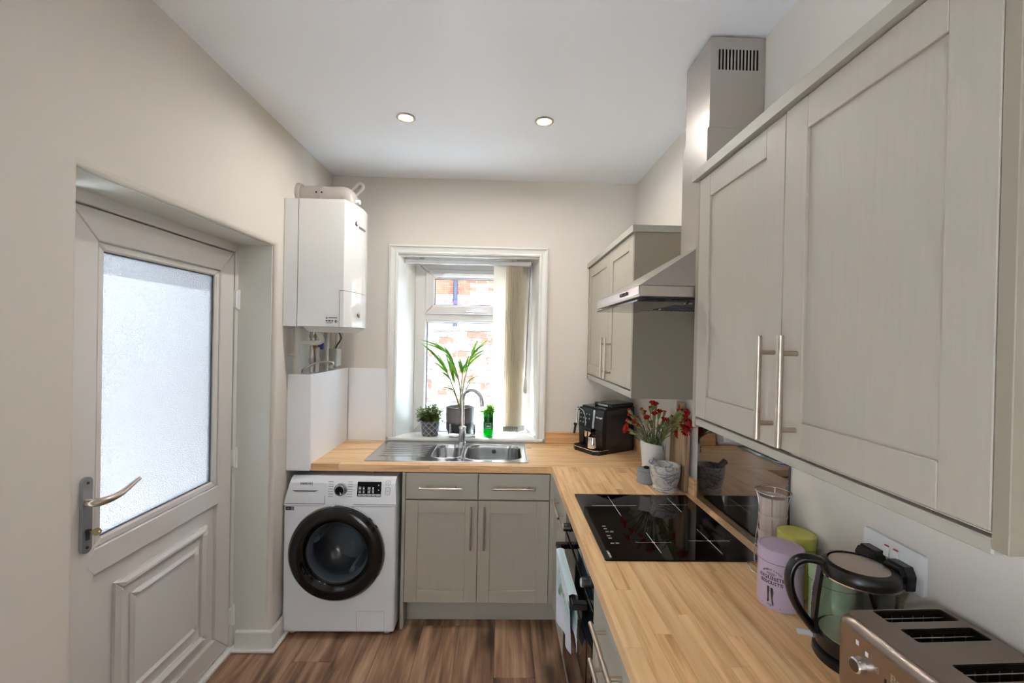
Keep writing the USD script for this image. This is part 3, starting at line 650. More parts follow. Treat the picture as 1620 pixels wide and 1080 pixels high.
# --- tea towel over the oven handle
TOW = usdkit.material(stage, '/World/Looks/printed_towel', {'tc': ('texture_coordinate', {}), 'n': ('noise_texture', {'scale': 9.0, 'detail': 3.0, 'distortion': 1.0}), 'n2': ('noise_texture', {'scale': 16.0, 'detail': 5.0}), 'sx': ('separate_xyz', {}), 'mz': ('map_range', {'from_min': 0.0, 'from_max': 0.34}), 'ad': ('math', {'math_type': 'multiply_add', 'value2': 0.32}),
       'r1': ('rgb_ramp', {'ramp': [(0.20, lin((236, 240, 248))), (0.42, lin((222, 230, 244))), (0.56, lin((204, 222, 228))), (0.68, lin((182, 216, 214))), (0.80, lin((232, 240, 244))), (0.98, lin((204, 228, 232)))]}),
       'r2': ('rgb_ramp', {'ramp': [(0.56, (0, 0, 0)), (0.62, (1, 1, 1))]}), 'r3': ('rgb_ramp', {'ramp': [(0.4, lin((112, 158, 84))), (0.6, lin((70, 96, 128)))]}), 'mw': ('math', {'math_type': 'multiply'}), 'rz': ('rgb_ramp', {'ramp': [(0.30, (0, 0, 0)), (0.5, (1, 1, 1)), (0.8, (1, 1, 1)), (0.9, (0, 0, 0))]}),
       'mx': ('mix_color', {}), 'p': ('principled_bsdf', {'roughness': 0.9, 'sheen_weight': 0.2}), 't': ('translucent_bsdf', {}), 'm': ('mix_closure', {'fac': 0.2})},
       [('tc.object', 'n.vector'), ('tc.object', 'n2.vector'), ('tc.object', 'sx.vector'), ('sx.z', 'mz.value'), ('n.fac', 'ad.value1'), ('mz.result', 'ad.value3'), ('mz.result', 'rz.fac'), ('mz.result', 'r1.fac'), ('n2.fac', 'r2.fac'), ('n.fac', 'r3.fac'), ('r2.color', 'mw.value1'), ('rz.color', 'mw.value2'), ('mw.value', 'mx.fac'), ('r1.color', 'mx.a'), ('r3.color', 'mx.b'), ('mx.result', 'p.base_color'), ('mx.result', 't.color'), ('p.BSDF', 'm.closure1'), ('t.BSDF', 'm.closure2')], surface='m.closure')
nu, nv = 30, 46
P = np.zeros((nu, nv, 3))
for i in range(nu):
    u = i / (nu - 1)                                   # far to near along the bar
    for j in range(nv):
        s = j / (nv - 1)                               # 0 hem at the back, 0.30 over the bar, 1 hem at the front
        yt = 1.845 - u * 0.335
        if s < 0.30:
            q = (0.30 - s) / 0.30; z = HZ + 0.012 - q * 0.19; x = HX + 0.016 + 0.006 * math.sin(u * 9 + 1) * q; y = yt + q * 0.012 * math.sin(u * 5)
        elif s < 0.36:
            a = (s - 0.30) / 0.06 * math.pi; x = HX + 0.016 * math.cos(a); z = HZ + 0.012 + 0.006 * math.sin(a); y = yt
        else:
            q = (s - 0.36) / 0.64; z = HZ + 0.012 - q * (0.285 + 0.035 * u)
            x = HX - 0.016 + q * (0.032 * u - 0.006 * math.sin(u * 9 + 0.6) * (0.3 + q)) + 0.008 * q
            y = 1.845 - u * (0.335 - 0.17 * q ** 1.1) - 0.01 * q
        P[i, j] = (x, y, z)
tw = single('tea_towel', sheet(P, 0.0016), TOW, 'white tea towel with blue and green watercolour print over the oven handle', 'towel', smooth=50)

# --- hob
hb = thing('hob', 'black glass induction hob with four cross-marked zones', 'hob', (0.6, 1.7, WT))
HX0, HX1, HY0, HY1 = 0.347, 0.862, 1.400, 1.998
part('glass_plate', mv(prism(rr(HX0, HY0, HX1, HY1, 0.006), 0.005), (0, 0, WT + 0.0004)), BLACKGL, hb)
ZH = WT + 0.0055
def flat(poly, z=ZH, h=0.0002): return mv(prism(poly, h), (0, 0, z))
for cx, cy, hx, hy in ((0.495, 1.86, 0.094, 0.11), (0.76, 1.877, 0.065, 0.08), (0.546, 1.523, 0.064, 0.077), (0.750, 1.537, 0.076, 0.096)):
    part('zone_mark', cat(flat(sbox(cx - hx, cy - 0.0011, cx + hx, cy + 0.0011)), flat(sbox(cx - 0.0011, cy - hy, cx + 0.0011, cy + hy)), flat(shapely.Point(cx, cy).buffer(0.006).difference(shapely.Point(cx, cy).buffer(0.0042)))), PRINTW, hb, label='printed white cross of a cooking zone')
ctl = []
for cx, cy in ((0.402, 1.654), (0.402, 1.631), (0.403, 1.606), (0.420, 1.606), (0.400, 1.573), (0.401, 1.553), (0.399, 1.514), (0.4165, 1.515)):
    ctl += [flat(sbox(cx - 0.006, cy + 0.002, cx + 0.006, cy + 0.0032)), flat(shapely.Point(cx - 0.003, cy - 0.003).buffer(0.003).difference(shapely.Point(cx - 0.003, cy - 0.003).buffer(0.0018))), flat(sbox(cx + 0.002, cy - 0.005, cx + 0.0032, cy + 0.0005)), flat(sbox(cx + 0.0045, cy - 0.005, cx + 0.006, cy + 0.0005))]
part('touch_controls', cat(ctl), PRINTW, hb, label='printed touch control symbols', kind='stuff')
part('lettering', text('LAMONA', 0.0075, (0.3655, 1.459, ZH), (0, -1, 0), (1, 0, 0), 0.0002, True, width=0.047), PRINTW, hb)

# --- splashback
single('splashback', bx(XR - 0.0075, XR - 0.0005, 1.345, 1.978, WT + 0.001, 1.384, 0.001), pbr('smoked_mirror_glass', (112, 110, 114), rough=0.03, metal=1.0), 'dark reflective glass splashback on the wall behind the hob', 'splashback')

# --- wall cabinets
ZD0, ZD1 = 1.394, 2.108
XC = 0.593
def wall_cab(label, y0, y1, split, near_end, far_end, cz, pz, hy):
    t = thing('wall_cabinet', label, 'cabinet', (XC, (y0 + y1) / 2, pz))
    part('carcass', cat(bx(XC + 0.022, XR - 0.0006, y0, y0 + 0.018, ZD0, ZD1, 0), bx(XC + 0.022, XR - 0.0006, y1 - 0.018, y1, ZD0, ZD1, 0), bx(XC + 0.022, XR - 0.0006, y0, y1, ZD0, ZD0 + 0.018, 0), bx(XC + 0.022, XR - 0.0006, y0, y1, ZD1 - 0.018, ZD1, 0), bx(XR - 0.02, XR - 0.0006, y0, y1, ZD0, ZD1, 0)), SAGEX, t)
    for i, (a, b) in enumerate(((split + 0.0015, y1 - 0.001), (y0 + 0.001, split - 0.0015))):
        dz = 0.0025 if i == 1 else 0
        do = shaker(t, 'door', (XC, b, ZD0 + dz), (0, -1, 0), b - a, ZD1 - ZD0 - 0.002, (-1, 0, 0), st=0.066)
        bar_handle(do, (XC, hy[i], 1.522), (0, 0, 1), 0.226, 0.034, (-1, 0, 0), r=0.0065)
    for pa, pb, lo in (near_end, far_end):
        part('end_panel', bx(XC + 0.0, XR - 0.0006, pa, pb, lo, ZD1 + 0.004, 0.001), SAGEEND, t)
    ya, yb = min(near_end[0], y0), max(far_end[1], y1)
    part('cornice', hull([(x, y, z) for x, z, e in ((XC - 0.012, ZD1 + 0.004, 0), (XR - 0.0006, ZD1 + 0.004, 0), (XC - 0.012, cz, 0.0), (XR - 0.0006, cz, 0.0)) for y in (ya - 0.010, min(yb + 0.010, YB - 0.001))]), SAGEX, t)
    part('pelmet', bx(XC + 0.002, XC + 0.020, ya + (near_end[1] - near_end[0]) * (near_end[2] < ZD0), yb - (far_end[1] - far_end[0]) * (far_end[2] < ZD0), pz, ZD0 - 0.006, 0.002), SAGEX, t)
    part('underside', bx(XC + 0.022, XR - 0.002, y0, y1, ZD0 - 0.006, ZD0 - 0.0004, 0), SAGEX, t)
    return t
wall_cab('far sage wall cabinet with two shaker doors above the coffee machine', 1.9955, 2.99, 2.428, (1.976, 1.995, 1.358), (2.9905, 3.010, 1.358), 2.142, 1.357, (2.455, 2.368))
wall_cab('near sage wall cabinet with two large shaker doors beside the cooker hood', 0.5135, 1.3225, 0.9195, (0.494, 0.513, 1.376), (1.323, 1.342, 1.360), 2.140, 1.368, (0.9425, 0.868))

# --- cooker hood
hd = thing('cooker_hood', 'stainless steel chimney cooker hood between the wall cabinets', 'hood', (0.67, 1.645, 1.757))
h0, h1, hf, hz = 1.347, 1.945, 0.424, 1.757
part('canopy_rim', bx(hf, XR - 0.001, h0, h1, hz, hz + 0.034, 0.0015), HOODST, hd)
part('canopy', loft([np.array([(hf, h0, hz + 0.0345), (XR - 0.001, h0, hz + 0.0345), (XR - 0.001, h1, hz + 0.0345), (hf, h1, hz + 0.0345)]), np.array([(0.700, 1.52, 1.962), (XR - 0.001, 1.52, 1.962), (XR - 0.001, 1.74, 1.962), (0.700, 1.74, 1.962)])], True, True), HOODST, hd)
part('control_strip', bx(hf - 0.003, hf - 0.0005, h0 + 0.002, h1 - 0.002, hz + 0.006, hz + 0.033, 0.0008), pbr('bright_steel', (226, 226, 228), rough=0.22, metal=1.0), hd)
for j in range(5): part('button', lathe([(0, .004), (.0055, .004), (.006, .003), (.006, 0)], 12, (hf - 0.003, 1.475 + j * 0.019, hz + 0.020), (-1, 0, 0)), BLACKPL, hd)
part('chimney_lower', bx(0.706, XR - 0.001, 1.524, 1.736, 1.955, 2.372, 0.003), HOODST, hd)
slot = sbox(1e9, 1e9, 1e9 + 1, 1e9 + 1)
cu = Polygon([(0.714, 2.360), (0.9085, 2.360), (0.9085, 2.690), (0.714, 2.690)])
for j in range(12): cu = cu.difference(rr(0.742 + j * 0.0122, 2.575, 0.742 + j * 0.0122 + 0.0064, 2.648, 0.003))
part('chimney_upper', cat(xz(cu, 1.530, 1.5315), bx(0.714, 0.7155, 1.5316, 1.730, 2.360, 2.690, 0), bx(0.714, 0.9085, 1.7285, 1.730, 2.360, 2.690, 0)), HOODST, hd)
part('vent_backing', bx(0.735, 0.895, 1.536, 1.540, 2.56, 2.66, 0), BLACKMT, hd, label='dark space behind the vent slots')
part('filter', cat(bx(hf + 0.03, XR - 0.03, h0 + 0.03, h1 - 0.03, hz - 0.004, hz + 0.002, 0.001), [bx(hf + 0.03 + j * 0.02, hf + 0.036 + j * 0.02, h0 + 0.04, h1 - 0.04, hz - 0.006, hz - 0.003, 0) for j in range(1, 21)]), DARKGR, hd)
part('glass_visor', bx(hf - 0.004, hf + 0.16, h0 + 0.01, h1 - 0.01, hz - 0.015, hz - 0.009, 0.001), pane_glass('smoked_visor', (0.55, 0.55, 0.56), 0.02), hd)
for y in (1.50, 1.79): part('hood_lamp', lathe([(0, -0.008), (0.026, -0.008), (0.030, -0.004), (0.03, 0)], 20, (hf + 0.2, y, hz - 0.002)), CHROME, hd, smooth=40)

# --- boiler
bo = thing('boiler', 'white wall hung boiler with a curved glossy front beside the door', 'boiler', (XL, 2.55, 1.66))
b0, b1, bz0, bz1 = 2.355, 2.755, 1.662, 2.338
def plan(xf, bulge, y0, y1, n=41):
    a = np.linspace(0, 1, n); return [(xf + bulge * math.sin(math.pi * t) , y0 + (y1 - y0) * t) for t in a]
part('back_casing', bx(XL + 0.001, -1.086, b0 + 0.001, b1 - 0.001, bz0 - 0.002, bz1, 0.002), WHITE, bo)
GW = pbr('glossy_white_cover', (238, 237, 234), rough=0.07)
pl_ = Polygon([(-1.083, b0)] + plan(-0.842, 0.040, b0, b1) + [(-1.083, b1)])
part('cover', mv(prism(pl_.buffer(-0.002).buffer(0.002), bz1 - bz0), (0, 0, bz0)), GW, bo, smooth=25)
# control flap in the lower front corner
fl_ = Polygon([(-0.862, b0 - 0.0012)] + [(x + 0.0015, y) for x, y in plan(-0.842, 0.040, b0, b1)][:26] + [(-0.862, b0 + 0.25)])
part('control_flap', mv(prism(fl_, 0.19), (0, 0, bz0 + 0.002)), GW, bo, smooth=25)
part('flap_gap', cat(bx(-0.8635, -0.8615, b0 - 0.0013, b0 + 0.004, bz0, bz0 + 0.192, 0), mv(prism(Polygon([(-0.862, b0 - 0.0013)] + [(x + 0.0012, y) for x, y in plan(-0.842, 0.040, b0, b1)][:26] + [(-0.862, b0 + 0.25)]), 0.0018), (0, 0, bz0 + 0.1922))), DARKGR, bo, label='dark joint around the flap')
part('status_knob', lathe([(0, 0.008), (0.014, 0.008), (0.018, 0.004), (0.019, 0)], 20, (-0.806, 2.50, bz0 + 0.072), (1, 0.05, 0)), CHROME, bo, smooth=40)
part('status_symbol', bx(-0.8035, -0.8025, 2.462, 2.470, bz0 + 0.062, bz0 + 0.078, 0), BLACKMT, bo)
part('bottom_tray', hull([(-1.06, b0 + 0.02, bz0 - 0.001), (-0.84, b0 + 0.02, bz0 - 0.001), (-0.84, b1 - 0.02, bz0 - 0.001), (-1.06, b1 - 0.02, bz0 - 0.001), (-1.04, b0 + 0.04, bz0 - 0.028), (-0.88, b0 + 0.04, bz0 - 0.028), (-0.88, b1 - 0.04, bz0 - 0.028), (-1.04, b1 - 0.04, bz0 - 0.028)]), pbr('grey_white_tray', (200, 198, 190), rough=0.4), bo)
def onfront(t, z, dx=0.0006):
    return np.array((-0.842 + 0.040 * math.sin(math.pi * t) + dx, b0 + (b1 - b0) * t, z))
ld = onfront(0.56, 0) - onfront(0.30, 0); ld = ld * (1, 1, 0) + (0, 0, -0.0)
lg = cat([tf(prism(shapely.Point(0, 0).buffer(0.013).difference(shapely.Point(0.006, 0.006).buffer(0.0105)), 0.0006), frame_m(onfront(0.25, 2.236, 0.0025), onfront(0.29, 0) - onfront(0.21, 0), (0, 0, 1))), text('WORCESTER', 0.012, onfront(0.30, 2.216, 0.0042), ld, (0, 0, 1), 0.0006, True, 0.095)])
part('lettering', lg, DARKGR, bo)
stk = part('service_sticker', bx(-0.935, -0.866, b0 - 0.0009, b0 - 0.0002, bz0 + 0.006, bz0 + 0.066, 0), PRINTW, bo, label='white service sticker with small print')
part('print', cat([bx(x0, x1, b0 - 0.0013, b0 - 0.0008, bz0 + z, bz0 + z + h, 0) for x0, x1, z, h in ((-0.918, -0.872, 0.046, 0.004), (-0.932, -0.922, 0.028, 0.007), (-0.919, -0.905, 0.028, 0.007), (-0.902, -0.893, 0.028, 0.007), (-0.930, -0.895, 0.020, 0.0025))]), DARKGR, stk)
part('print', tf(prism(shapely.Point(0, 0).buffer(0.0075).difference(shapely.Point(0.001, -0.001).buffer(0.003)), 0.0005), frame_m((-0.8785, b0 - 0.0009, bz0 + 0.029), (1, 0, 0), (0, 0, 1))), pbr('gold_seal', (110, 84, 30), rough=0.5), stk, label='round gold seal')
part('print', tf(prism(Polygon([(-.003, -.005), (.003, -.005), (.004, 0), (0, .007), (-.004, 0)]), 0.0005), frame_m((-0.927, b0 - 0.0009, bz0 + 0.047), (1, 0, 0), (0, 0, 1))), pbr('flame_red', (150, 60, 70), rough=0.5), stk, label='small red flame emblem')

# --- flue
FLM = pbr('flue_grey_white', (176, 168, 160), rough=0.4)
fu = thing('boiler_flue', 'grey white flue pipe with a clamp running from the wall above the boiler', 'flue', (XL, 2.52, 2.34))
part('flue_pipe', rod((XL + 0.001, 2.53, 2.409), (-0.925, 2.53, 2.409), 0.050, 28), FLM, fu, smooth=40)
part('wall_collar', lathe([(0.0505, 0), (0.066, 0), (0.062, 0.016), (0.0505, 0.018)], 28, (XL + 0.001, 2.53, 2.409), (1, 0, 0)), FLM, fu, smooth=40)
part('clamp_band', lathe([(0.0502, 0), (0.054, 0.001), (0.054, 0.013), (0.0502, 0.014)], 28, (-1.035, 2.53, 2.409), (1, 0, 0)), FLM, fu, smooth=40)
part('elbow', tube(spline([(-0.926, 2.53, 2.409), (-0.905, 2.53, 2.407), (-0.886, 2.53, 2.392), (-0.880, 2.53, 2.372), (-0.878, 2.53, 2.3385)], 14), 0.0515, 24), FLM, fu, smooth=40)
part('test_cap', lathe([(0, 0.022), (0.012, 0.022), (0.014, 0.018), (0.014, 0)], 16, (-0.836, 2.516, 2.372), (1, -0.2, 0)), WHITE, fu, smooth=40)
part('screw', cat([lathe([(0, .003), (.0042, .002), (.005, 0)], 10, (x, 2.53 - 0.0535, 2.412), (0, -1, 0)) for x in (-1.046, -1.016)]), BLACKMT, fu)
CBL = pbr('cable_white', (216, 212, 204), rough=0.45)
single('cable', tube(spline([(-1.03, 2.82, 2.47), (-0.985, 2.80, 2.515), (-0.94, 2.80, 2.552), (-0.905, 2.80, 2.575), (-0.888, 2.80, 2.560), (-0.905, 2.80, 2.530), (-0.95, 2.81, 2.495), (-1.01, 2.86, 2.455), (-1.04, 2.95, 2.41), (-1.045, 3.004, 2.34)], 50), 0.0095, 8), CBL, 'white cable looping below the ceiling behind the flue above the boiler', 'cable', smooth=50)
# --- pipework below the boiler
PIPEW = pbr('painted_pipe', (206, 202, 192), rough=0.4)
COP = pbr('dull_copper', (176, 138, 104), rough=0.35, metal=0.85)
PEWT = pbr('dull_pipe_metal', (178, 170, 160), rough=0.3, metal=0.8)
def pipes(name, meshes, mat, label): return single(name, cat(meshes), mat, label, 'pipe', smooth=45)
pipes('waste_pipe', [tube(spline([(-1.115, 2.44, 1.401), (-1.115, 2.44, 1.55), (-1.115, 2.44, 1.66)], 8), 0.019, 14), bx(XL, -1.09, 2.425, 2.452, 1.50, 1.514, 0.003)], PIPEW, 'thick white waste pipe with a clip nearest the door under the boiler')
pipes('condensate_pipe', [tube(spline([(-1.01, 2.46, 1.66), (-1.005, 2.45, 1.62), (-0.99, 2.45, 1.585), (-1.01, 2.45, 1.575), (-1.06, 2.45, 1.575), (-1.10, 2.45, 1.575)], 24), 0.013, 12)], PIPEW, 'white bent condensate pipe below the boiler')
for k, (x, y, m_, lb) in enumerate(((-1.075, 2.52, PEWT, 'first thin dull metal pipe from the door under the boiler'), (-1.072, 2.575, PEWT, 'second thin dull metal pipe under the boiler, below the blue valve'), (-1.085, 2.63, PEWT, 'third thin dull metal pipe under the boiler'), (-1.06, 2.70, PIPEW, 'white pipe in the middle of the boiler pipework'), (-1.13, 2.86, PIPEW, 'white pipe right of the wiring box in the corner'), (-1.10, 2.97, PIPEW, 'white pipe at the far corner right of the boiler'))):
    pipes('boiler_pipe', [rod((x, y, 1.401), (x, y, 1.66 if y < 2.8 else 1.70), 0.0085 if m_ is PEWT else 0.011, 12), lathe([(0.0085, 0), (0.014, 0), (0.014, 0.025), (0.0085, 0.025)], 6, (x, y, 1.46)), lathe([(0.0085, 0), (0.014, 0), (0.014, 0.02), (0.0085, 0.02)], 6, (x, y, 1.60))], m_, lb)
vlv = thing('valve', 'brass isolating valve with a blue handle under the boiler', 'valve', (-1.06, 2.56, 1.555))
part('valve_body', cat(lathe([(0, 0), (.010, 0), (.012, .006), (.012, .022), (.009, .028), (0, .028)], 8, (-1.075, 2.545, 1.553), (1, 0, 0)), rod((-1.06, 2.545, 1.535), (-1.06, 2.545, 1.575), 0.009, 10)), COP, vlv)
part('valve_handle', cat(bx(-1.047, -1.037, 2.538, 2.552, 1.548, 1.560, 0.002), bx(-1.037, -1.015, 2.532, 2.558, 1.535, 1.573, 0.006)), pbr('valve_blue', (28, 62, 124), rough=0.4), vlv)
fl2 = thing('filling_loop', 'braided filling loop hose slung between two pipes under the boiler', 'hose', (-1.05, 2.55, 1.42))
part('hose', tube(spline([(-1.10, 2.47, 1.42), (-1.07, 2.47, 1.44), (-1.03, 2.49, 1.462), (-0.99, 2.53, 1.466), (-0.97, 2.56, 1.46), (-0.985, 2.58, 1.44)], 30), 0.006, 10), STEEL, fl2, smooth=45)
part('end_nut', cat(lathe([(0, 0), (.010, 0), (.010, .018), (0, .018)], 6, (-1.11, 2.47, 1.412), (1, 0, 0.3)), lathe([(0, 0), (.010, 0), (.010, .018), (0, .018)], 6, (-0.985, 2.58, 1.425))), NICKEL, fl2)
wbx = thing('wiring_box', 'grey wiring box with loose wires below the boiler', 'box', (-1.09, 2.79, 1.42))
part('box', bx(XL, -1.02, 2.755, 2.835, 1.425, 1.535, 0.004), pbr('box_grey', (186, 184, 176), rough=0.4), wbx)
part('wire', tube(spline([(-1.04, 2.79, 1.535), (-1.02, 2.77, 1.56), (-0.99, 2.74, 1.60), (-1.01, 2.72, 1.65)], 14), 0.0035, 6), BLACKMT, wbx, smooth=50, label='black wire')
part('wire', tube(spline([(-1.05, 2.80, 1.535), (-1.0, 2.79, 1.545), (-0.985, 2.77, 1.58), (-1.0, 2.76, 1.65)], 14), 0.003, 6), CBL, wbx, smooth=50, label='white wire')
part('wire', tube(spline([(-1.06, 2.81, 1.535), (-1.03, 2.80, 1.57), (-1.0, 2.80, 1.62), (-1.03, 2.78, 1.65)], 14), 0.003, 6), pbr('earth_wire', (150, 150, 60), rough=0.5), wbx, smooth=50, label='green and yellow wire')

# --- washing machine
wm = thing('washing_machine', 'white front loading washing machine with a black ringed porthole door', 'washing machine', (-0.848, 2.66, 0))
mx0, mx1, my, mzt = -1.150, -0.550, 2.384, 0.846
low = rbx(mx0, mx1, my, 2.93, 0.016, 0.700, 0.012)
prof_ = [(my, 0.7005), (my + 0.004, 0.755), (my + 0.016, 0.815), (my + 0.03, 0.832), (my + 0.055, mzt), (2.93, mzt), (2.93, 0.7005)]
up = hull([(x, y, z) for y, z in prof_ for x in ((mx0 + (0.0 if z < 0.71 else 0.010 if z < 0.8 else 0.024)), (mx1 - (0.0 if z < 0.71 else 0.003 if z < 0.8 else 0.010)))])
dcx, dcz = -0.860, 0.4515
cav = m3.Manifold.cylinder(0.40, 0.205, 0.205, 64).rotate((-90, 0, 0)).translate((dcx, my - 0.05, dcz))
lowm = m3.Manifold(m3.Mesh(np.asarray(low.vertices, np.float32), np.asarray(low.faces, np.uint32))) - cav
part('cabinet', lowm, WMWHITE, wm, smooth=30)
part('top_fascia', up, WMWHITE, wm, smooth=20)
def onpanel(z): return my + np.interp(z, [0.70, 0.755, 0.815], [0, 0.004, 0.016])
px_ = np.array((1, 0, 0)); pz_ = np.array((0, 0.13, 1.0))
def pan(poly, z, h=0.001, mat=None, name='print', x=0, parent=None, label=None, smooth=False):
    return part(name, tf(prism(poly, h + 0.0012), frame_m((x, onpanel(z) - 0.0002, z), px_, pz_)), mat, parent or wm, label=label, smooth=smooth)
part('panel_joint', cat(bx(mx0 + 0.001, -0.932, my - 0.0008, my + 0.004, 0.7085, 0.7105, 0), bx(-0.78, mx1 - 0.001, my - 0.0008, my + 0.004, 0.7085, 0.7105, 0), tf(prism(sbox(-0.001, 0, 0.001, 0.043), 0.0008), frame_m((-0.9335, onpanel(0.71) - 0.0002, 0.71), px_, (0, 0.07, 1)))), MIDGR, wm)
dd = part('detergent_drawer', tf(prism(rr(-1.140, 0.714, -0.9355, 0.826, 0.006), 0.003), frame_m((0, onpanel(0.714) - 0.0001, 0), px_, (0, 0.13, 1)) @ trimesh.transformations.translation_matrix((0, -0.714 + 0.714, 0))) if False else tf(prism(rr(0, 0, 0.192, 0.104, 0.008), 0.003), frame_m((-1.1275, onpanel(0.715) - 0.0003, 0.715), px_, pz_)), WMWHITE, wm, smooth=30)
part('grip', tf(prism(Polygon([(0.02, 0.066), (0.158, 0.066), (0.140, 0.058), (0.038, 0.058)]), 0.0022), frame_m((-1.1275, onpanel(0.715) - 0.0035, 0.715), px_, pz_)), MIDGR, dd)
part('lettering', text('SAMSUNG', 0.0115, (-1.069, onpanel(0.715) + 0.0945 * 0.13 - 0.0036, 0.8095), px_, pz_, 0.0005, True, width=0.067), DARKGR, wm)
kn = part('programme_dial', lathe([(0.0, 0.020), (0.022, 0.020), (0.0255, 0.019), (0.028, 0.016), (0.030, 0.002), (0.036, 0.0), (0, 0)], 36, (-0.852, onpanel(0.7825), 0.7825), (0, -1, 0.13)), pbr('dial_chrome', (150, 150, 156), rough=0.18, metal=0.9), wm, smooth=35)
part('dial_face', lathe([(0.0, 0.0206), (0.0215, 0.0206), (0.0225, 0.0195), (0, 0.0195)], 30, (-0.852, onpanel(0.7825), 0.7825), (0, -1, 0.13)), BLACKGL, kn)
part('dial_pointer', tf(prism(Polygon([(0.004, -0.006), (0.013, -0.018), (0.005, -0.0215)]), 0.001), frame_m((-0.852, onpanel(0.7825) - 0.0206, 0.7825 + 0.0027), px_, pz_)), PRINTW, kn)
bars = []
for j in range(7):
    z = 0.825 - j * 0.0125
    for xa, xb in ((-0.917 - (0.003 if j in (0, 4) else 0), -0.891), (-0.819 + 0.006 * (j < 3), -0.789)): bars.append(tf(prism(sbox(0, 0, xb - xa, 0.0032), 0.0004), frame_m((xa, onpanel(z) - 0.0003, z - 0.0016), px_, pz_)))
part('programme_print', cat(bars), pbr('pale_grey_print', (150, 152, 158), rough=0.5), wm, label='rows of small grey programme names around the dial', kind='stuff')
dp = pan(rr(-0.064, -0.039, 0.064, 0.039, 0.003), 0.7885, 0.0012, BLACKGL, 'display', -0.698, label='black display with white setting columns')
T_ = frame_m((-0.698, onpanel(0.7885) - 0.0026, 0.7885), px_, pz_)
cols = [sbox(x, y, x + wd, y + 0.0035) for x, wd in ((-0.057, 0.013), (-0.034, 0.009), (-0.008, 0.015), (0.016, 0.010)) for y in (-0.019, -0.012, -0.005, 0.002, 0.009)] + [sbox(0.048, 0.017, 0.0525, 0.025), sbox(0.048, -0.006, 0.0525, 0.0)]
part('display_print', cat([tf(prism(c, 0.0004), T_) for c in cols]), PRINTW, dp, kind='stuff')
part('touch_row', cat([tf(prism(rr(-0.060 + j * 0.0247, -0.0355, -0.060 + j * 0.0247 + 0.0225, -0.0245, 0.001), 0.0004), T_) for j in range(5)]), pbr('pale_panel', (176, 178, 184), rough=0.4), dp)
for z, hh in ((0.822, 0.012), (0.780, 0.019)):
    bt = pan(rr(-0.0125, -hh, 0.0125, hh, 0.004).difference(rr(-0.0112, -hh + 0.0013, 0.0112, hh - 0.0013, 0.003)), z, 0.0006, MIDGR, 'button_outline', -0.598)
part('button_print', cat(tf(prism(sbox(-0.004, -0.002, 0.004, 0.002), 0.0004), frame_m((-0.598, onpanel(0.780) - 0.0012, 0.78), px_, pz_)), tf(prism(shapely.Point(0, 0).buffer(0.003).difference(shapely.Point(0, 0).buffer(0.002)), 0.0004), frame_m((-0.598, onpanel(0.822) - 0.0012, 0.822), px_, pz_))), MIDGR, wm)
est = part('sticker', bx(-1.139, -1.110, my - 0.0006, my - 0.0001, 0.675, 0.694, 0), BLACKMT, wm, label='small black and grey sticker')
part('print', cat([bx(-1.134 + j * 0.006, -1.1295 + j * 0.006, my - 0.0009, my - 0.0005, 0.681, 0.688, 0) for j in range(3)]), MIDGR, est)
part('sticker', bx(-1.1095, -1.094, my - 0.0006, my - 0.0001, 0.675, 0.694, 0), pbr('sticker_grey', (150, 150, 154), (90, 90, 94), scale=300, rough=0.5), wm)
part('filter_flap', cat(tf(prism(rr(-0.753, 0.024, -0.602, 0.132, 0.007).difference(rr(-0.7515, 0.0255, -0.6035, 0.1305, 0.006)), 0.0008), frame_m((0, my, 0), px_, (0, 0, 1)))), pbr('flap_line', (176, 180, 188), rough=0.4), wm)
part('foot', cat([lathe([(0, 0), (0.02, 0), (0.02, 0.008), (0.008, 0.012), (0.008, 0.03)], 16, (x, y, 0.0003)) for x in (mx0 + 0.045, mx1 - 0.045) for y in (my + 0.04, 2.88)]), PIPEW, wm)
dr = part('porthole_ring', lathe([(0.166, 0.012), (0.172, 0.030), (0.190, 0.046), (0.212, 0.050), (0.236, 0.044), (0.250, 0.028), (0.2525, 0.010), (0.2525, 0.001), (0.166, 0.001)], 72, (dcx, my, dcz), (0, -1, 0)), pbr('gloss_black_ring', (14, 13, 13), rough=0.10), wm, smooth=30)
part('rim', lathe([(0.2527, 0.0008), (0.2565, 0.002), (0.2565, 0.008), (0.2527, 0.012)], 72, (dcx, my, dcz), (0, -1, 0)), CHROME, dr, smooth=30)
part('glass_bowl', lathe([(0.0, -0.110), (0.05, -0.106), (0.09, -0.092), (0.120, -0.062), (0.140, -0.02), (0.155, 0.006), (0.1655, 0.018)], 56, (dcx, my, dcz), (0, -1, 0)), pane_glass('bowl_glass', (0.84, 0.89, 0.93), 0.05, (0.5, 0.58, 0.68), 0.12), dr, smooth=True)
part('door_latch_mark', lathe([(0, .0015), (.0022, .0012), (.0025, 0)], 8, (dcx - 0.165, my - 0.032, dcz + 0.068), (0, -1, 0)), PRINTW, dr)
part('gasket', lathe([(0.204, -0.01), (0.165, -0.012), (0.152, -0.045), (0.160, -0.075), (0.204, -0.075)], 48, (dcx, my, dcz), (0, -1, 0)), pbr('rubber_grey', (110, 114, 118), rough=0.6), wm, smooth=40)
dm = part('drum', lathe([(0.204, -0.076), (0.2, -0.34), (0.13, -0.349), (0, -0.349)], 48, (dcx, my, dcz), (0, -1, 0)), pbr('drum_steel', (120, 124, 130), rough=0.55, metal=0.5, bump=(90, 0.2)), wm, smooth=40)
for a in (100, 220, 340):
    t_ = rot(bx(-0.03, 0.03, my + 0.09, my + 0.33, -0.2, -0.14, 0.02), a, (0, 1, 0)); part('drum_paddle', mv(t_, (dcx, 0, dcz)), pbr('paddle_grey', (140, 146, 152), rough=0.4) if a == 100 else '/World/Looks/paddle_grey', dm)
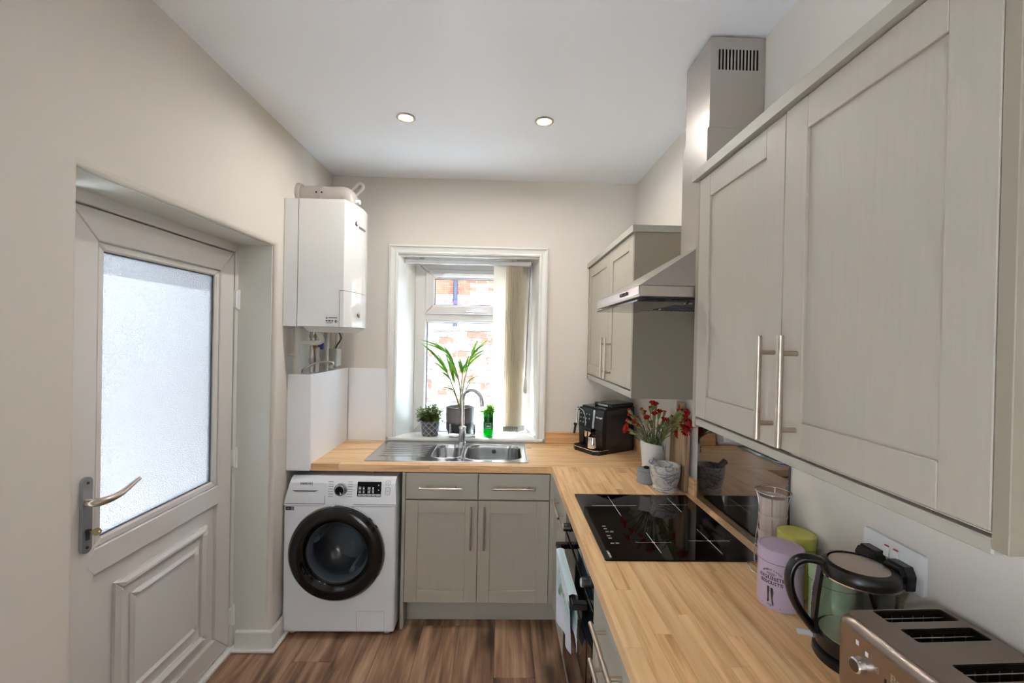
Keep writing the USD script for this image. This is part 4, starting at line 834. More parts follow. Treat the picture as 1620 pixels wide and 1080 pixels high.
single('packet', bx(-0.705, -0.655, 2.49, 2.58, mzt + 0.0008, mzt + 0.013, 0.003), pbr('blue_packet', (58, 66, 128), (120, 124, 170), scale=60, rough=0.4), 'small blue packet lying on top of the washing machine', 'packet')

# --- sink and tap
sk_ = thing('sink', 'stainless steel one and a half bowl sink with drainer on the left', 'sink', (-0.3, 2.75, WT))
SZ = WT + 0.0018
BB = (-0.205, 2.552, 0.136, 2.918); SB = (-0.402, 2.585, -0.232, 2.905)
plate = rr(-0.768, 2.500, 0.172, 2.992, 0.022, 6).difference(rr(*BB, 0.085, 8)).difference(rr(*SB, 0.065, 8))
part('sink_top', cat(mv(prism(plate, 0.0018), (0, 0, WT + 0.0003)), loft([ring_rr(-0.768 + e, 2.500 + e, 0.172 - e, 2.992 - e, 0.022 - e * 0.5, WT + z) for e, z in ((0, 0.0004), (0.001, 0.004), (0.004, 0.0052), (0.009, 0.004), (0.012, 0.002))])), SINKST, sk_, smooth=35)
def bowl(b, r, dep, q=8):
    L = []
    for e, z in ((-0.010, 0.0018), (-0.006, 0.0036), (-0.001, 0.0030), (0.003, -0.002), (0.006, -0.02), (0.012, -dep + 0.045), (0.022, -dep + 0.018), (0.045, -dep + 0.004), (0.075, -dep)):
        L.append(ring_rr(b[0] + e, b[1] + e, b[2] - e, b[3] - e, max(r - e * 0.4, 0.02), WT + z, q))
    m = loft(L, False, True); m.invert(); return m
bb = part('main_bowl', bowl(BB, 0.085, 0.165), SINKST, sk_, smooth=50)
part('waste', lathe([(0, 0.002), (0.022, 0.002), (0.038, 0.004), (0.042, 0.0)], 24, (-0.035, 2.735, WT - 0.165)), CHROME, bb, smooth=40)
b2 = part('half_bowl', bowl(SB, 0.065, 0.115), SINKST, sk_, smooth=50)
part('waste', lathe([(0, 0.002), (0.022, 0.002), (0.036, 0.004), (0.040, 0.0)], 24, (-0.317, 2.745, WT - 0.115)), CHROME, b2, smooth=40)
part('overflow', lathe([(0, 0.002), (0.012, 0.002), (0.015, 0.0)], 16, (-0.035, 2.910, WT - 0.04), (0, -1, 0)), DARKGR, bb)
for j in range(7):
    y = 2.625 + j * 0.046
    part('drainer_ridge', hull([(x, y + s * e, SZ + z) for x, z in ((-0.725, 0.0005), (-0.69, 0.0038), (-0.455 + 0.016 * (j / 6), 0.0038), (-0.435 + 0.016 * (j / 6), 0.0005)) for s in (-1, 1) for e in ((0.009,) if z < 0.001 else (0.0045,))]), SINKST, sk_)
part('waste_knob', lathe([(0, 0.012), (0.013, 0.012), (0.016, 0.008), (0.018, 0)], 20, (-0.222, 2.548, SZ)), CHROME, sk_, smooth=40)
tp = thing('kitchen_tap', 'chrome swan neck mixer tap with two lever handles behind the sink', 'tap', (-0.250, 2.962, SZ))
tx, ty = -0.250, 2.960
part('tap_body', lathe([(0, 0), (0.027, 0), (0.027, 0.006), (0.0225, 0.010), (0.0225, 0.098), (0.0255, 0.100), (0.0255, 0.112), (0.014, 0.120), (0, 0.120)], 28, (tx, ty, SZ)), CHROME, tp, smooth=35)
sp = [(tx, ty, SZ + 0.11), (tx, ty, SZ + 0.20), (tx, ty, SZ + 0.27)]
for a in np.linspace(0, math.pi * 0.96, 10):
    rr_ = 0.077; k = rr_ * (1 - math.cos(a)); sp.append((tx + k * 0.86, ty - k * 0.72, SZ + 0.285 + rr_ * 1.02 * math.sin(a)))
e_ = np.array(sp[-1]); sp.append(e_ + (0.004, -0.003, -0.03))
part('spout', tube(spline(sp, 44), 0.0125, 18), CHROME, tp, smooth=45)
for s in (-1, 1):
    v = part('valve', rod((tx + s * 0.02, ty, SZ + 0.050), (tx + s * 0.088, ty, SZ + 0.050), 0.016, 18), CHROME, tp, smooth=40)
    part('lever', tube([(tx + s * 0.080, ty, SZ + 0.05), (tx + s * 0.080, ty - 0.004, SZ + 0.09), (tx + s * 0.081, ty - 0.006, SZ + 0.128)], [0.0075, 0.0068, 0.006], 12), CHROME, v, smooth=40)

# --- things on the window sill
SL = 0.9362
pot = thing('potted_plant', 'small bushy leafy plant in a grey patterned pot on the sill', 'plant', (-0.484, 3.075, SL))
part('pot', lathe([(0, 0.0), (0.054, 0.0), (0.056, 0.004), (0.063, 0.10), (0.063, 0.104), (0.057, 0.104), (0.055, 0.08), (0, 0.08)], 48, (-0.484, 3.075, SL)), usdkit.material(stage, '/World/Looks/lattice_pot', {'tc': ('texture_coordinate', {}), 'sx': ('separate_xyz', {}), 'at': ('math', {'math_type': 'arctan2'}), 'a5': ('math', {'math_type': 'multiply', 'value2': 9.0}), 'z5': ('math', {'math_type': 'multiply', 'value2': 160.0}), 'p1': ('math', {'math_type': 'add'}), 'p2': ('math', {'math_type': 'subtract'}), 's1': ('math', {'math_type': 'sine'}), 's2': ('math', {'math_type': 'sine'}), 'mx': ('math', {'math_type': 'maximum'}), 'r': ('rgb_ramp', {'ramp': [(0.75, lin((92, 92, 96))), (0.95, lin((150, 150, 156)))]}), 'b': ('bump', {'strength': 0.8, 'distance': 0.004}), 'p': ('principled_bsdf', {'roughness': 0.5})},
     [('tc.object', 'sx.vector'), ('sx.y', 'at.value1'), ('sx.x', 'at.value2'), ('at.value', 'a5.value1'), ('sx.z', 'z5.value1'), ('a5.value', 'p1.value1'), ('z5.value', 'p1.value2'), ('a5.value', 'p2.value1'), ('z5.value', 'p2.value2'), ('p1.value', 's1.value1'), ('p2.value', 's2.value1'), ('s1.value', 'mx.value1'), ('s2.value', 'mx.value2'), ('mx.value', 'r.fac'), ('r.color', 'p.base_color'), ('mx.value', 'b.height'), ('b.normal', 'p.normal')], surface='p.BSDF'), pot, smooth=40)
SOIL = pbr('soil', (52, 40, 30), (84, 66, 50), scale=120, rough=0.95, bump=(150, 0.6))
part('soil', lathe([(0, 0.094), (0.056, 0.094), (0.056, 0.082), (0, 0.082)], 24, (-0.484, 3.075, SL)), SOIL, pot)
LEAFD = leaf('leaf_dark', (70, 96, 50), (142, 160, 96), 0.4)
LEAFP = leaf('leaf_palm', (62, 108, 34), (108, 156, 50), 0.45)
LEAFM = leaf('leaf_mint', (96, 178, 44), (170, 224, 80), 0.5)
STEMG = pbr('green_stem', (110, 128, 70), (140, 120, 70), scale=30, rough=0.5)
def blade(a, b, up, wd, fold=0.25, n=6, tip=0.15, bend=0.0):
    """a pointed leaf from a to b, of half width wd, folded along its midrib"""
    a, b, up = (np.array(x, float) for x in (a, b, up)); d = b - a; L = np.linalg.norm(d); d /= L
    s = np.cross(d, up); s /= np.linalg.norm(s) + 1e-9; up = np.cross(s, d); P = np.zeros((n, 3, 3))
    for i in range(n):
        t = i / (n - 1); w_ = wd * math.sin(math.pi * min(0.999, max(0.001, t ** 0.75 * (1 - tip * 0) ))) + 1e-5; c = a + d * L * t + up * bend * L * (4 * t * (1 - t))
        P[i] = (c - s * w_ + up * w_ * fold, c, c + s * w_ + up * w_ * fold)
    return sheet(P)
def bush(c, rad, h, ns, nl, sz, seed, up0=0.2):
    g = random.Random(seed); lv, st = [], []
    for _ in range(ns):
        az = g.uniform(0, 6.283); el = g.uniform(up0, 1.5); ln = g.uniform(0.55, 1.0)
        tip = np.array(c) + (rad * ln * math.cos(el) * math.cos(az), rad * ln * math.cos(el) * math.sin(az), h * ln * math.sin(el))
        b0_ = np.array(c) + (0.3 * rad * math.cos(az) * g.random(), 0.3 * rad * math.sin(az) * g.random(), -0.01); mid = (b0_ + tip) / 2 + (0, 0, 0.015)
        q = spline([b0_, mid, tip], 6); st.append(tube(q, 0.0011, 4))
        for k in range(nl):
            t = 0.25 + 0.75 * k / (nl - 1); i = min(4, int(t * 5)); p = q[i] + (q[i + 1] - q[i]) * (t * 5 - i)
            a2 = g.uniform(0, 6.283); dr_ = np.array((math.cos(a2), math.sin(a2), g.uniform(-0.2, 0.8))); dr_ /= np.linalg.norm(dr_)
            lv.append(blade(p, p + dr_ * sz * g.uniform(0.7, 1.2), (g.uniform(-.4, .4), g.uniform(-.4, .4), 1), sz * 0.3, n=4))
    return cat(lv), cat(st)
lv, st = bush((-0.484, 3.075, SL + 0.10), 0.120, 0.128, 120, 9, 0.024, 5, -0.12)
part('foliage', lv, LEAFD, pot, kind='stuff'); part('stems', st, STEMG, pot, kind='stuff')

pm = thing('potted_palm', 'young palm with arching fronds in a large dark glazed pot on the sill', 'plant', (-0.278, 3.088, SL))
POTM = usdkit.material(stage, '/World/Looks/dip_glaze', {'tc': ('texture_coordinate', {}), 'sx': ('separate_xyz', {}), 'n': ('noise_texture', {'scale': 40.0, 'detail': 4.0}), 'ad': ('math', {'math_type': 'multiply_add', 'value2': 0.022}), 'r': ('rgb_ramp', {'ramp': [(0.0, lin((50, 50, 56))), (0.104, lin((58, 56, 60))), (0.114, lin((120, 112, 112))), (0.19, lin((110, 104, 106))), (0.21, lin((92, 94, 100)))]}), 'p': ('principled_bsdf', {'roughness': 0.3})},
     [('tc.object', 'sx.vector'), ('tc.object', 'n.vector'), ('n.fac', 'ad.value1'), ('sx.z', 'ad.value3'), ('ad.value', 'r.fac'), ('r.color', 'p.base_color')], surface='p.BSDF')
pc = (-0.278, 3.088, SL)
part('pot', lathe([(0, 0), (0.070, 0), (0.085, 0.012), (0.096, 0.05), (0.099, 0.12), (0.099, 0.198), (0.096, 0.202), (0.091, 0.198), (0.089, 0.17), (0, 0.17)], 48, pc), POTM, pm, smooth=40)
part('soil', lathe([(0, 0.182), (0.089, 0.178), (0.089, 0.171), (0, 0.171)], 24, pc), SOIL, pm)
FRONDS = [  # stem curve, then the leaflets: base, tip, half width (metres)
    ([(-0.278, 3.088, 1.116), (-0.335, 3.085, 1.281), (-0.381, 3.085, 1.391)], [((-0.381, 3.085, 1.391), (-0.564, 3.080, 1.578), 0.0126), ((-0.376, 3.085, 1.378), (-0.535, 3.091, 1.552), 0.0105), ((-0.367, 3.085, 1.369), (-0.460, 3.127, 1.508), 0.0084), ((-0.367, 3.085, 1.360), (-0.478, 3.082, 1.451), 0.0105), ((-0.353, 3.085, 1.334), (-0.425, 3.086, 1.381), 0.0084), ((-0.344, 3.085, 1.317), (-0.417, 3.094, 1.377), 0.0084), ((-0.331, 3.085, 1.304), (-0.335, 3.053, 1.504), 0.0105), ((-0.317, 3.085, 1.291), (-0.388, 3.086, 1.502), 0.0126)]),
    ([(-0.272, 3.097, 1.116), (-0.287, 3.100, 1.281), (-0.332, 3.115, 1.435), (-0.360, 3.115, 1.501)], [((-0.360, 3.115, 1.501), (-0.578, 3.128, 1.599), 0.0105), ((-0.355, 3.115, 1.492), (-0.562, 3.144, 1.573), 0.0105), ((-0.355, 3.115, 1.474), (-0.471, 3.074, 1.584), 0.0105), ((-0.341, 3.115, 1.448), (-0.412, 3.095, 1.567), 0.0105), ((-0.332, 3.115, 1.421), (-0.399, 3.074, 1.511), 0.0126), ((-0.303, 3.115, 1.323), (-0.391, 3.146, 1.508), 0.0147)]),
    ([(-0.282, 3.082, 1.116), (-0.272, 3.075, 1.284), (-0.264, 3.065, 1.382)], [((-0.264, 3.065, 1.373), (-0.290, 3.084, 1.477), 0.0126), ((-0.264, 3.065, 1.373), (-0.223, 3.019, 1.464), 0.0126), ((-0.268, 3.065, 1.364), (-0.306, 3.113, 1.471), 0.0105), ((-0.259, 3.065, 1.364), (-0.216, 3.111, 1.441), 0.0105)]),
    ([(-0.274, 3.094, 1.116), (-0.252, 3.095, 1.326), (-0.224, 3.105, 1.437), (-0.199, 3.105, 1.505)], [((-0.207, 3.105, 1.478), (-0.081, 3.120, 1.618), 0.0105), ((-0.208, 3.105, 1.487), (-0.162, 3.117, 1.608), 0.0126), ((-0.203, 3.105, 1.496), (-0.106, 3.071, 1.578), 0.0105), ((-0.220, 3.105, 1.451), (-0.100, 3.057, 1.543), 0.0105), ((-0.233, 3.105, 1.424), (-0.173, 3.108, 1.545), 0.0105), ((-0.241, 3.105, 1.397), (-0.109, 3.061, 1.525), 0.0126), ((-0.250, 3.105, 1.379), (-0.219, 3.074, 1.505), 0.0105)]),
    ([(-0.284, 3.079, 1.116), (-0.236, 3.070, 1.263), (-0.209, 3.055, 1.313)], [((-0.235, 3.055, 1.299), (-0.152, 3.029, 1.360), 0.0084), ((-0.223, 3.055, 1.313), (-0.181, 3.008, 1.348), 0.0063)]),
    ([(-0.286, 3.076, 1.116), (-0.323, 3.065, 1.240), (-0.348, 3.045, 1.281)], [((-0.321, 3.045, 1.251), (-0.399, 3.041, 1.276), 0.0063), ((-0.339, 3.045, 1.277), (-0.382, 3.039, 1.285), 0.0042)]),
]
for cur, lvs in FRONDS:
    fr = part('frond', tube(spline(cur, 16), np.linspace(0.0055, 0.0024, 16), 7), STEMG, pm, smooth=50)
    for a, b, w_ in lvs:
        part('leaflet', blade(a, b, (0, -0.7, 0.7), w_ * 0.8, 0.3, 8, bend=0.10), LEAFP, fr)

bt_ = thing('bottle_planter', 'cut green glass bottle used as a planter with bright herb leaves', 'planter', (-0.078, 3.048, SL))
bc = (-0.078, 3.048, SL)
GG = pane_glass('green_glass', (0.16, 0.66, 0.26), 0.03, (0.06, 0.46, 0.14), 0.35)
part('bottle', lathe([(0, 0.004), (0.020, 0.008), (0.030, 0.0), (0.034, 0.004), (0.035, 0.02), (0.035, 0.168), (0.0335, 0.170), (0.0325, 0.168), (0.0325, 0.022), (0.028, 0.012), (0, 0.016)], 32, bc), GG, bt_, smooth=40)
part('soil', lathe([(0, 0.135), (0.031, 0.135), (0.031, 0.105), (0, 0.105)], 20, bc), SOIL, bt_)
lbm = part('bottle_label', lathe([(0.0354, 0.062), (0.0356, 0.0625), (0.0356, 0.1035), (0.0354, 0.104)], 48, bc), pbr('label_green', (44, 92, 66), rough=0.5), bt_, label='dark green paper label')
fr_m = frame_m((bc[0], bc[1] - 0.0362, bc[2] + 0.083), (1, 0, 0), (0, 0, 1))
part('label_print', cat(tf(prism(sbox(-0.019, -0.018, 0.019, 0.018).difference(sbox(-0.0172, -0.0162, 0.0172, 0.0162)), 0.0004), fr_m), tf(prism(sbox(-0.007, 0.003, 0.007, 0.005), 0.0004), fr_m), tf(prism(sbox(-0.012, -0.009, 0.012, -0.002), 0.0004), fr_m)), pbr('label_pale', (176, 214, 190), rough=0.5), lbm)
lv, st = bush((bc[0] + 0.006, bc[1], SL + 0.160), 0.055, 0.062, 60, 5, 0.028, 9, 0.0)
part('foliage', lv, LEAFM, bt_, kind='stuff'); part('stems', st, STEMG, bt_, kind='stuff')

# --- vertical blind
vb = thing('vertical_blind', 'cream vertical blind drawn to the right side of the window', 'blind', (-0.24, 3.05, 0.96))
part('headrail', cat(bx(-0.672, 0.192, 3.078, 3.110, 2.130, 2.157, 0.003), [bx(x0, x1, 3.076, 3.112, 2.128, 2.160, 0.004) for x0, x1 in ((-0.680, -0.668), (0.188, 0.200))]), WHITE, vb)
part('rail_bracket', cat([bx(x, x + 0.03, 3.084, 3.104, 2.157, 2.1695, 0.002) for x in (-0.58, 0.07)]), NICKEL, vb)
VAN = usdkit.material(stage, '/World/Looks/vane_fabric', {'p': ('principled_bsdf', {'base_color': lin((243, 238, 229)), 'roughness': 0.85}), 't': ('translucent_bsdf', {'color': lin((246, 241, 232))}), 'm': ('mix_closure', {'fac': 0.68})}, [('p.BSDF', 'm.closure1'), ('t.BSDF', 'm.closure2')], surface='m.closure')
WGT = pbr('weight_beige', (176, 166, 152), rough=0.5)
for k in range(9):
    x = 0.030 + k * 0.0150; ang = math.radians(63 - k * 1.0) if k else math.radians(20)
    hw = 0.044 if k else 0.062; cx = x if k else -0.004; cy = 3.112 if k else 3.108
    dx, dy = math.cos(ang) * hw, math.sin(ang) * hw
    def vane(z0, z1, th, grow=0.0):
        n_ = np.array((-math.sin(ang), math.cos(ang))); out = []
        for s in np.linspace(-1, 1, 7):
            c = np.array((cx + dx * s, cy + dy * s)) + n_ * 0.006 * (1 - s * s); out.append(c)
        o = np.array(out); pts = np.vstack([o + n_ * th, (o - n_ * th)[::-1]])
        return mv(prism(Polygon(pts), z1 - z0), (0, 0, z0))
    v = part('vane', vane(0.972, 2.126, 0.0005), VAN, vb)
    part('bottom_weight', vane(0.964, 1.000, 0.0018), WGT if k else VAN, v)
part('pull_cord', cat(rod((0.196, 3.07, 2.135), (0.174, 3.07, 1.30), 0.0016, 6), rod((0.192, 3.074, 2.135), (0.172, 3.074, 1.30), 0.0016, 6)), MIDGR, vb)
part('cord_weight', cat(lathe([(0, 0), (0.010, 0.004), (0.012, 0.02), (0.0105, 0.085), (0.004, 0.118), (0, 0.12)], 14, (0.173, 3.07, 1.235))), pbr('cord_weight_grey', (206, 204, 200), rough=0.4), vb, smooth=45)

# --- bean to cup coffee machine in the corner, turned towards the room
cm = thing('coffee_machine', 'black bean to cup coffee machine in the corner of the worktop', 'coffee machine', (0.70, 2.80, WT))
CT = frame_m((0.536, 2.7635, WT + 0.0004), (0.53, -0.848, 0), (0.848, 0.53, 0))      # local: x to its right, y to its back, z up
CW = 0.112
BK = pbr('coffee_black', (26, 26, 28), rough=0.18); BKS = pbr('coffee_side', (48, 44, 44), rough=0.22)
def cput(name, m, mat, parent=None, smooth=False, label=None): return part(name, tf(m, CT), mat, parent or cm, smooth=smooth, label=label)
plan_b = Polygon([(-CW + 0.004, 0.07), (CW - 0.006, 0.07), (CW, 0.09), (CW, 0.33), (CW - 0.02, 0.345), (-CW + 0.09, 0.345), (-CW + 0.006, 0.245), (-CW, 0.235), (-CW, 0.09)])
bd_ = prism(plan_b, 0.268).copy()
zt = bd_.vertices[:, 2] > 0.2; bd_.vertices[zt & (bd_.vertices[:, 1] > 0.3), 2] += 0.012
cput('body', bd_, BKS, smooth=20)
cput('front_panel', hull([(x, y, z) for x in (-CW + 0.003, CW - 0.060) for y, z in ((0.048, 0.150), (0.060, 0.272), (0.10, 0.272), (0.10, 0.150))]), BK)
cput('front_column', hull([(x, y, z) for x in (CW - 0.058, CW - 0.002) for y, z in ((0.050, 0.020), (0.044, 0.15), (0.058, 0.272), (0.10, 0.272), (0.10, 0.02))]), BK)
cput('side_column', hull([(x, y, z) for x in (-CW + 0.003, -CW + 0.045) for y, z in ((0.058, 0.020), (0.052, 0.15), (0.10, 0.15), (0.10, 0.02))]), BK)
cput('chrome_strip', hull([(x, y, z) for x in (CW - 0.088, CW - 0.072) for y, z in ((0.040, 0.152), (0.052, 0.268), (0.058, 0.268), (0.046, 0.152))]), CHROME)
cput('lettering', tf(meshkit.text_mesh("DeLonghi", 0.009, 0.0006, bold=True), frame_m((CW - 0.060, 0.0455, 0.222), (1, 0, 0), (0, 0.10, 1))), PRINTW)
cput('chrome_arc', tube(spline([(-CW + 0.012, 0.050, 0.258), (-CW + 0.045, 0.048, 0.250), (-CW + 0.068, 0.044, 0.222), (-CW + 0.076, 0.041, 0.190), (-CW + 0.078, 0.039, 0.158)], 20), 0.0022, 8), CHROME, smooth=50)
cput('buttons', cat([lathe([(0, .002), (.005, .002), (.006, 0)], 12, (-CW + 0.020 + i * 0.026, 0.0465 + (z - 0.15) * 0.1, z), (0, -1, 0.1)) for i in range(4) for z in (0.178, 0.205, 0.232) if not (i == 3 and z < 0.2)]), pbr('button_grey', (130, 130, 134), rough=0.4))
cput('spout_block', bx(-0.040, 0.030, 0.022, 0.10, 0.128, 0.152, 0.006), BK)
for x in (-0.020, 0.012): cput('coffee_spout', lathe([(0.006, -0.048), (0.011, -0.046), (0.0135, -0.004), (0.0135, 0), (0, 0)], 18, (x, 0.036, 0.140)), CHROME, smooth=40)
cput('drip_tray', mv(prism(Polygon([(-CW - 0.012, 0.10), (-CW - 0.012, 0.022), (-CW + 0.03, -0.004), (CW - 0.03, -0.004), (CW, 0.022), (CW, 0.10)]), 0.026), (0, 0, 0)), BK)
cput('tray_trim', mv(prism(Polygon([(-CW - 0.0135, 0.10), (-CW - 0.0135, 0.0213), (-CW + 0.0295, -0.0055), (CW - 0.0295, -0.0055), (CW + 0.0015, 0.0213), (CW + 0.0015, 0.10)]).difference(Polygon([(-CW - 0.010, 0.101), (-CW - 0.010, 0.024), (-CW + 0.031, -0.002), (CW - 0.031, -0.002), (CW - 0.002, 0.024), (CW - 0.002, 0.101)])), 0.004), (0, 0, 0.0245)), CHROME)
cput('drip_grid', bx(-CW + 0.01, CW - 0.012, 0.006, 0.09, 0.026, 0.029, 0.001), BLACKMT)
cput('bean_lid', bx(-CW + 0.06, CW - 0.008, 0.13, 0.335, 0.282, 0.306, 0.006), BK)
cput('lid_grip', bx(-CW + 0.10, CW - 0.04, 0.124, 0.131, 0.287, 0.299, 0.002), CHROME)
cput('top_plate', bx(-CW + 0.004, CW - 0.004, 0.075, 0.34, 0.2685, 0.2832, 0.005), BK)
fw = cput('milk_wand', cat(tube(spline([(-CW - 0.004, 0.07, 0.268), (-CW - 0.014, 0.055, 0.25), (-CW - 0.014, 0.05, 0.18), (-CW - 0.016, 0.046, 0.155)], 16), 0.005, 10)), CHROME, smooth=45)
cput('wand_sleeve', cat(rod((-CW - 0.020, 0.044, 0.155), (-CW - 0.028, 0.040, 0.092), 0.0075, 12), lathe([(0, 0), (.012, 0), (.012, .012), (0, .012)], 14, (-CW - 0.022, 0.044, 0.148))), BLACKPL, fw, smooth=40)
cput('wand_knob', lathe([(0, 0), (.012, 0), (.013, .016), (0, .018)], 16, (-CW - 0.004, 0.07, 0.256), (-1, -0.3, 0)), BLACKPL, smooth=40)
cput('side_vent', cat([bx(CW, CW + 0.0014, 0.13 + j * 0.0115, 0.1365 + j * 0.0115, 0.212, 0.244, 0) for j in range(15)]), BLACKMT)
cput('side_seam', cat(bx(CW, CW + 0.001, 0.095, 0.335, 0.186, 0.189, 0), tube(spline([(CW + 0.0005, 0.088, 0.15), (CW + 0.0005, 0.092, 0.08), (CW + 0.0005, 0.115, 0.058), (CW + 0.0005, 0.20, 0.050)], 20), 0.0022, 6)), BLACKMT)
cput('side_grip', bx(CW - 0.002, CW + 0.0012, 0.080, 0.090, 0.06, 0.13, 0.0005), BLACKMT)
jc = (CT @ np.array((0.040, 0.036, 0.0296, 1)))[:3]
jg = thing('milk_jug', 'small polished steel milk jug standing on the coffee machine tray', 'jug', jc)
part('jug_body', lathe([(0, 0.001), (0.030, 0.0), (0.034, 0.004), (0.034, 0.03), (0.029, 0.066), (0.030, 0.074), (0.0285, 0.074), (0.0275, 0.066), (0.032, 0.03), (0.032, 0.006), (0, 0.004)], 36, jc, rfun=lambda a, z: 1 + (0.16 * max(0, math.cos(a - 3.6)) ** 14 if z > 0.062 else 0)), CHROME, jg, smooth=40)
ja = np.array((math.cos(-0.5), math.sin(-0.5), 0))
part('jug_handle', tube(spline([jc + ja * 0.030 + (0, 0, 0.062), jc + ja * 0.052 + (0, 0, 0.060), jc + ja * 0.054 + (0, 0, 0.035), jc + ja * 0.035 + (0, 0, 0.016)], 18), 0.004, 8), CHROME, jg, smooth=45)

# --- vase with carnations
vc = np.array((0.815, 2.295, WT + 0.0003)); VH = 0.175
va = thing('vase', 'white matt ceramic jug vase holding red carnations', 'vase', vc)
CER = pbr('matt_white_ceramic', (224, 222, 218), rough=0.45)
vm = lathe([(0, 0.002), (0.052, 0.0), (0.057, 0.006), (0.059, 0.06), (0.061, VH - 0.006), (0.0625, VH), (0.0605, VH + 0.001), (0.0575, VH - 0.006), (0.055, 0.06), (0.052, 0.012), (0, 0.010)], 56, (0, 0, 0))
q_ = vm.vertices; ang = np.arctan2(q_[:, 1], q_[:, 0]); top = np.clip((q_[:, 2] - 0.10) / 0.07, 0, 1)
lip = np.maximum(0, np.cos(ang - math.radians(170))) ** 6
q_[:, 2] += top * (0.016 * lip + 0.005 * np.sin(ang * 2)); q_[:, :2] *= (1 + 0.16 * top * lip)[:, None]
dipv = np.exp(-((np.abs((ang - math.radians(-58) + math.pi) % (2 * math.pi) - math.pi)) / 0.17) ** 4); q_[:, 2] -= top ** 2 * dipv * 0.028
part('vessel', mv(vm, vc), CER, va, smooth=50)
hn = vc + (0.062 * math.cos(math.radians(-58)), 0.062 * math.sin(math.radians(-58)), VH - 0.030)
PETAL = leaf('carnation_red', (168, 14, 22), (206, 34, 34), 0.25, scale=60)
CALYX = pbr('calyx_green', (112, 128, 70), (150, 160, 96), scale=50, rough=0.5)
gf = random.Random(21)
heads = [(-0.137, 1.232, 0), (-0.125, 1.205, 1), (-0.143, 1.180, 0), (-0.140, 1.138, 2), (-0.105, 1.165, 1), (-0.06, 1.21, 1), (-0.075, 1.235, 0), (-0.02, 1.262, 1), (-0.005, 1.255, 1), (-0.032, 1.245, 0), (-0.045, 1.185, 1), (0.015, 1.215, 1), (0.042, 1.222, 0), (-0.01, 1.205, 1), (-0.088, 1.19, 0), (-0.025, 1.165, 0),
         (0.035, 1.175, 1), (0.052, 1.165, 0), (0.062, 1.168, 2), (0.078, 1.20, 0), (0.098, 1.205, 0), (0.112, 1.225, 1), (0.128, 1.24, 0), (0.150, 1.232, 1), (0.140, 1.215, 1), (0.158, 1.178, 2), (0.128, 1.165, 1), (0.118, 1.18, 0), (0.145, 1.142, 2), (0.098, 1.118, 2), (0.132, 1.195, 0), (0.105, 1.15, 0), (0.015, 1.145, 0), (-0.085, 1.15, 0), (-0.12, 1.12, 0)]
vt = vc + (0, 0, VH)
for dx, z, kind in heads:
    # the bunch leans out from the wall: the right-hand stems come forward into the room
    X0 = 0.846 + dx; k_ = min(0.972 + gf.uniform(-0.03, 0.02), 0.868 / X0)
    h_ = np.array((X0 * k_, 2.36 * k_, 1.6167 + (z - 1.6167) * k_)); yy = h_[1]
    b_ = vt + np.array((np.clip(dx * 0.25, -0.03, 0.03), np.clip((yy - vc[1]) * 0.25, -0.03, 0.03), -0.10))
    mid = vt + np.array((np.clip((h_[0] - vc[0]) * 0.4, -0.048, 0.048), np.clip((yy - vc[1]) * 0.4, -0.05, 0.05), 0.012)); q = spline([b_, mid, h_], 14)
    dr_ = q[-1] - q[-2]; dr_ /= np.linalg.norm(dr_)
    t = thing('carnation', {0: 'spray carnation stem with a tight green bud tipped red, in the white vase', 1: 'spray carnation stem with a half open red bud, in the white vase', 2: 'spray carnation stem with a full open red flower, in the white vase'}[kind], 'flower', q[4], group={0: 'tight carnation buds in the vase', 1: 'half open carnations in the vase', 2: 'open carnations in the vase'}[kind])
    part('stem', tube(q, 0.0021, 5), STEMG, t, smooth=50)
    s_ = 1.3 + gf.uniform(-0.1, 0.2)
    part('calyx', lathe([(0, -0.004), (0.0035 * s_, -0.002), (0.0058 * s_, 0.008 * s_), (0.0068 * s_, 0.020 * s_), (0.005, 0.024 * s_), (0, 0.024 * s_)], 10, h_ - dr_ * 0.012, dr_), CALYX, t, smooth=40)
    pr_, hh, nn = ((0.0085, 0.012, 5), (0.0150, 0.018, 9), (0.0240, 0.018, 14))[kind]
    fl_m = []
    for lay in range(1 if kind == 0 else 2):
        base_ = h_ + dr_ * (0.008 * s_); f = frame_m(base_, np.cross(dr_, (0.3, 0.5, 0.8)), dr_)       # y of f is the axis
        ring0 = []; ring1 = []; ring2 = []
        m_ = nn * 4
        for a in range(m_):
            th = 2 * math.pi * a / m_; rw = 1 + 0.22 * math.sin(nn * th + lay * 2); rq = pr_ * (1 if lay == 0 else 0.6)
            ring0.append((0.3 * rq * math.cos(th), 0.0, 0.3 * rq * math.sin(th))); ring1.append((0.75 * rq * math.cos(th), hh * 0.75, 0.75 * rq * math.sin(th)))
            ring2.append((rq * rw * math.cos(th), hh * (1.0 + 0.25 * math.cos(nn * th) + 0.25 * lay), rq * rw * math.sin(th)))
        mm = loft([np.array(ring0), np.array(ring1), np.array(ring2)], False, kind < 2 or lay == 1); fl_m.append(tf(mm, f))
    part('petals', cat(fl_m), PETAL, t, smooth=60)
    lm = []
    for i in (5, 7, 9):
        a = gf.uniform(0, 6.28); dl = np.array((math.cos(a), math.sin(a), 0.9)); dl[1] *= 0.7; e = q[i] + dl * 0.05 * gf.uniform(0.6, 1.1)
        if e[0] < 0.90: lm.append(blade(q[i], e, (0, 0, 1), 0.0028, 0.3, 5, bend=0.08))
    if lm: part('leaves', cat(lm), leaf('carnation_leaf', (92, 118, 92), (134, 152, 122), 0.25) if not stage.GetPrimAtPath('/World/Looks/carnation_leaf') else '/World/Looks/carnation_leaf', t)

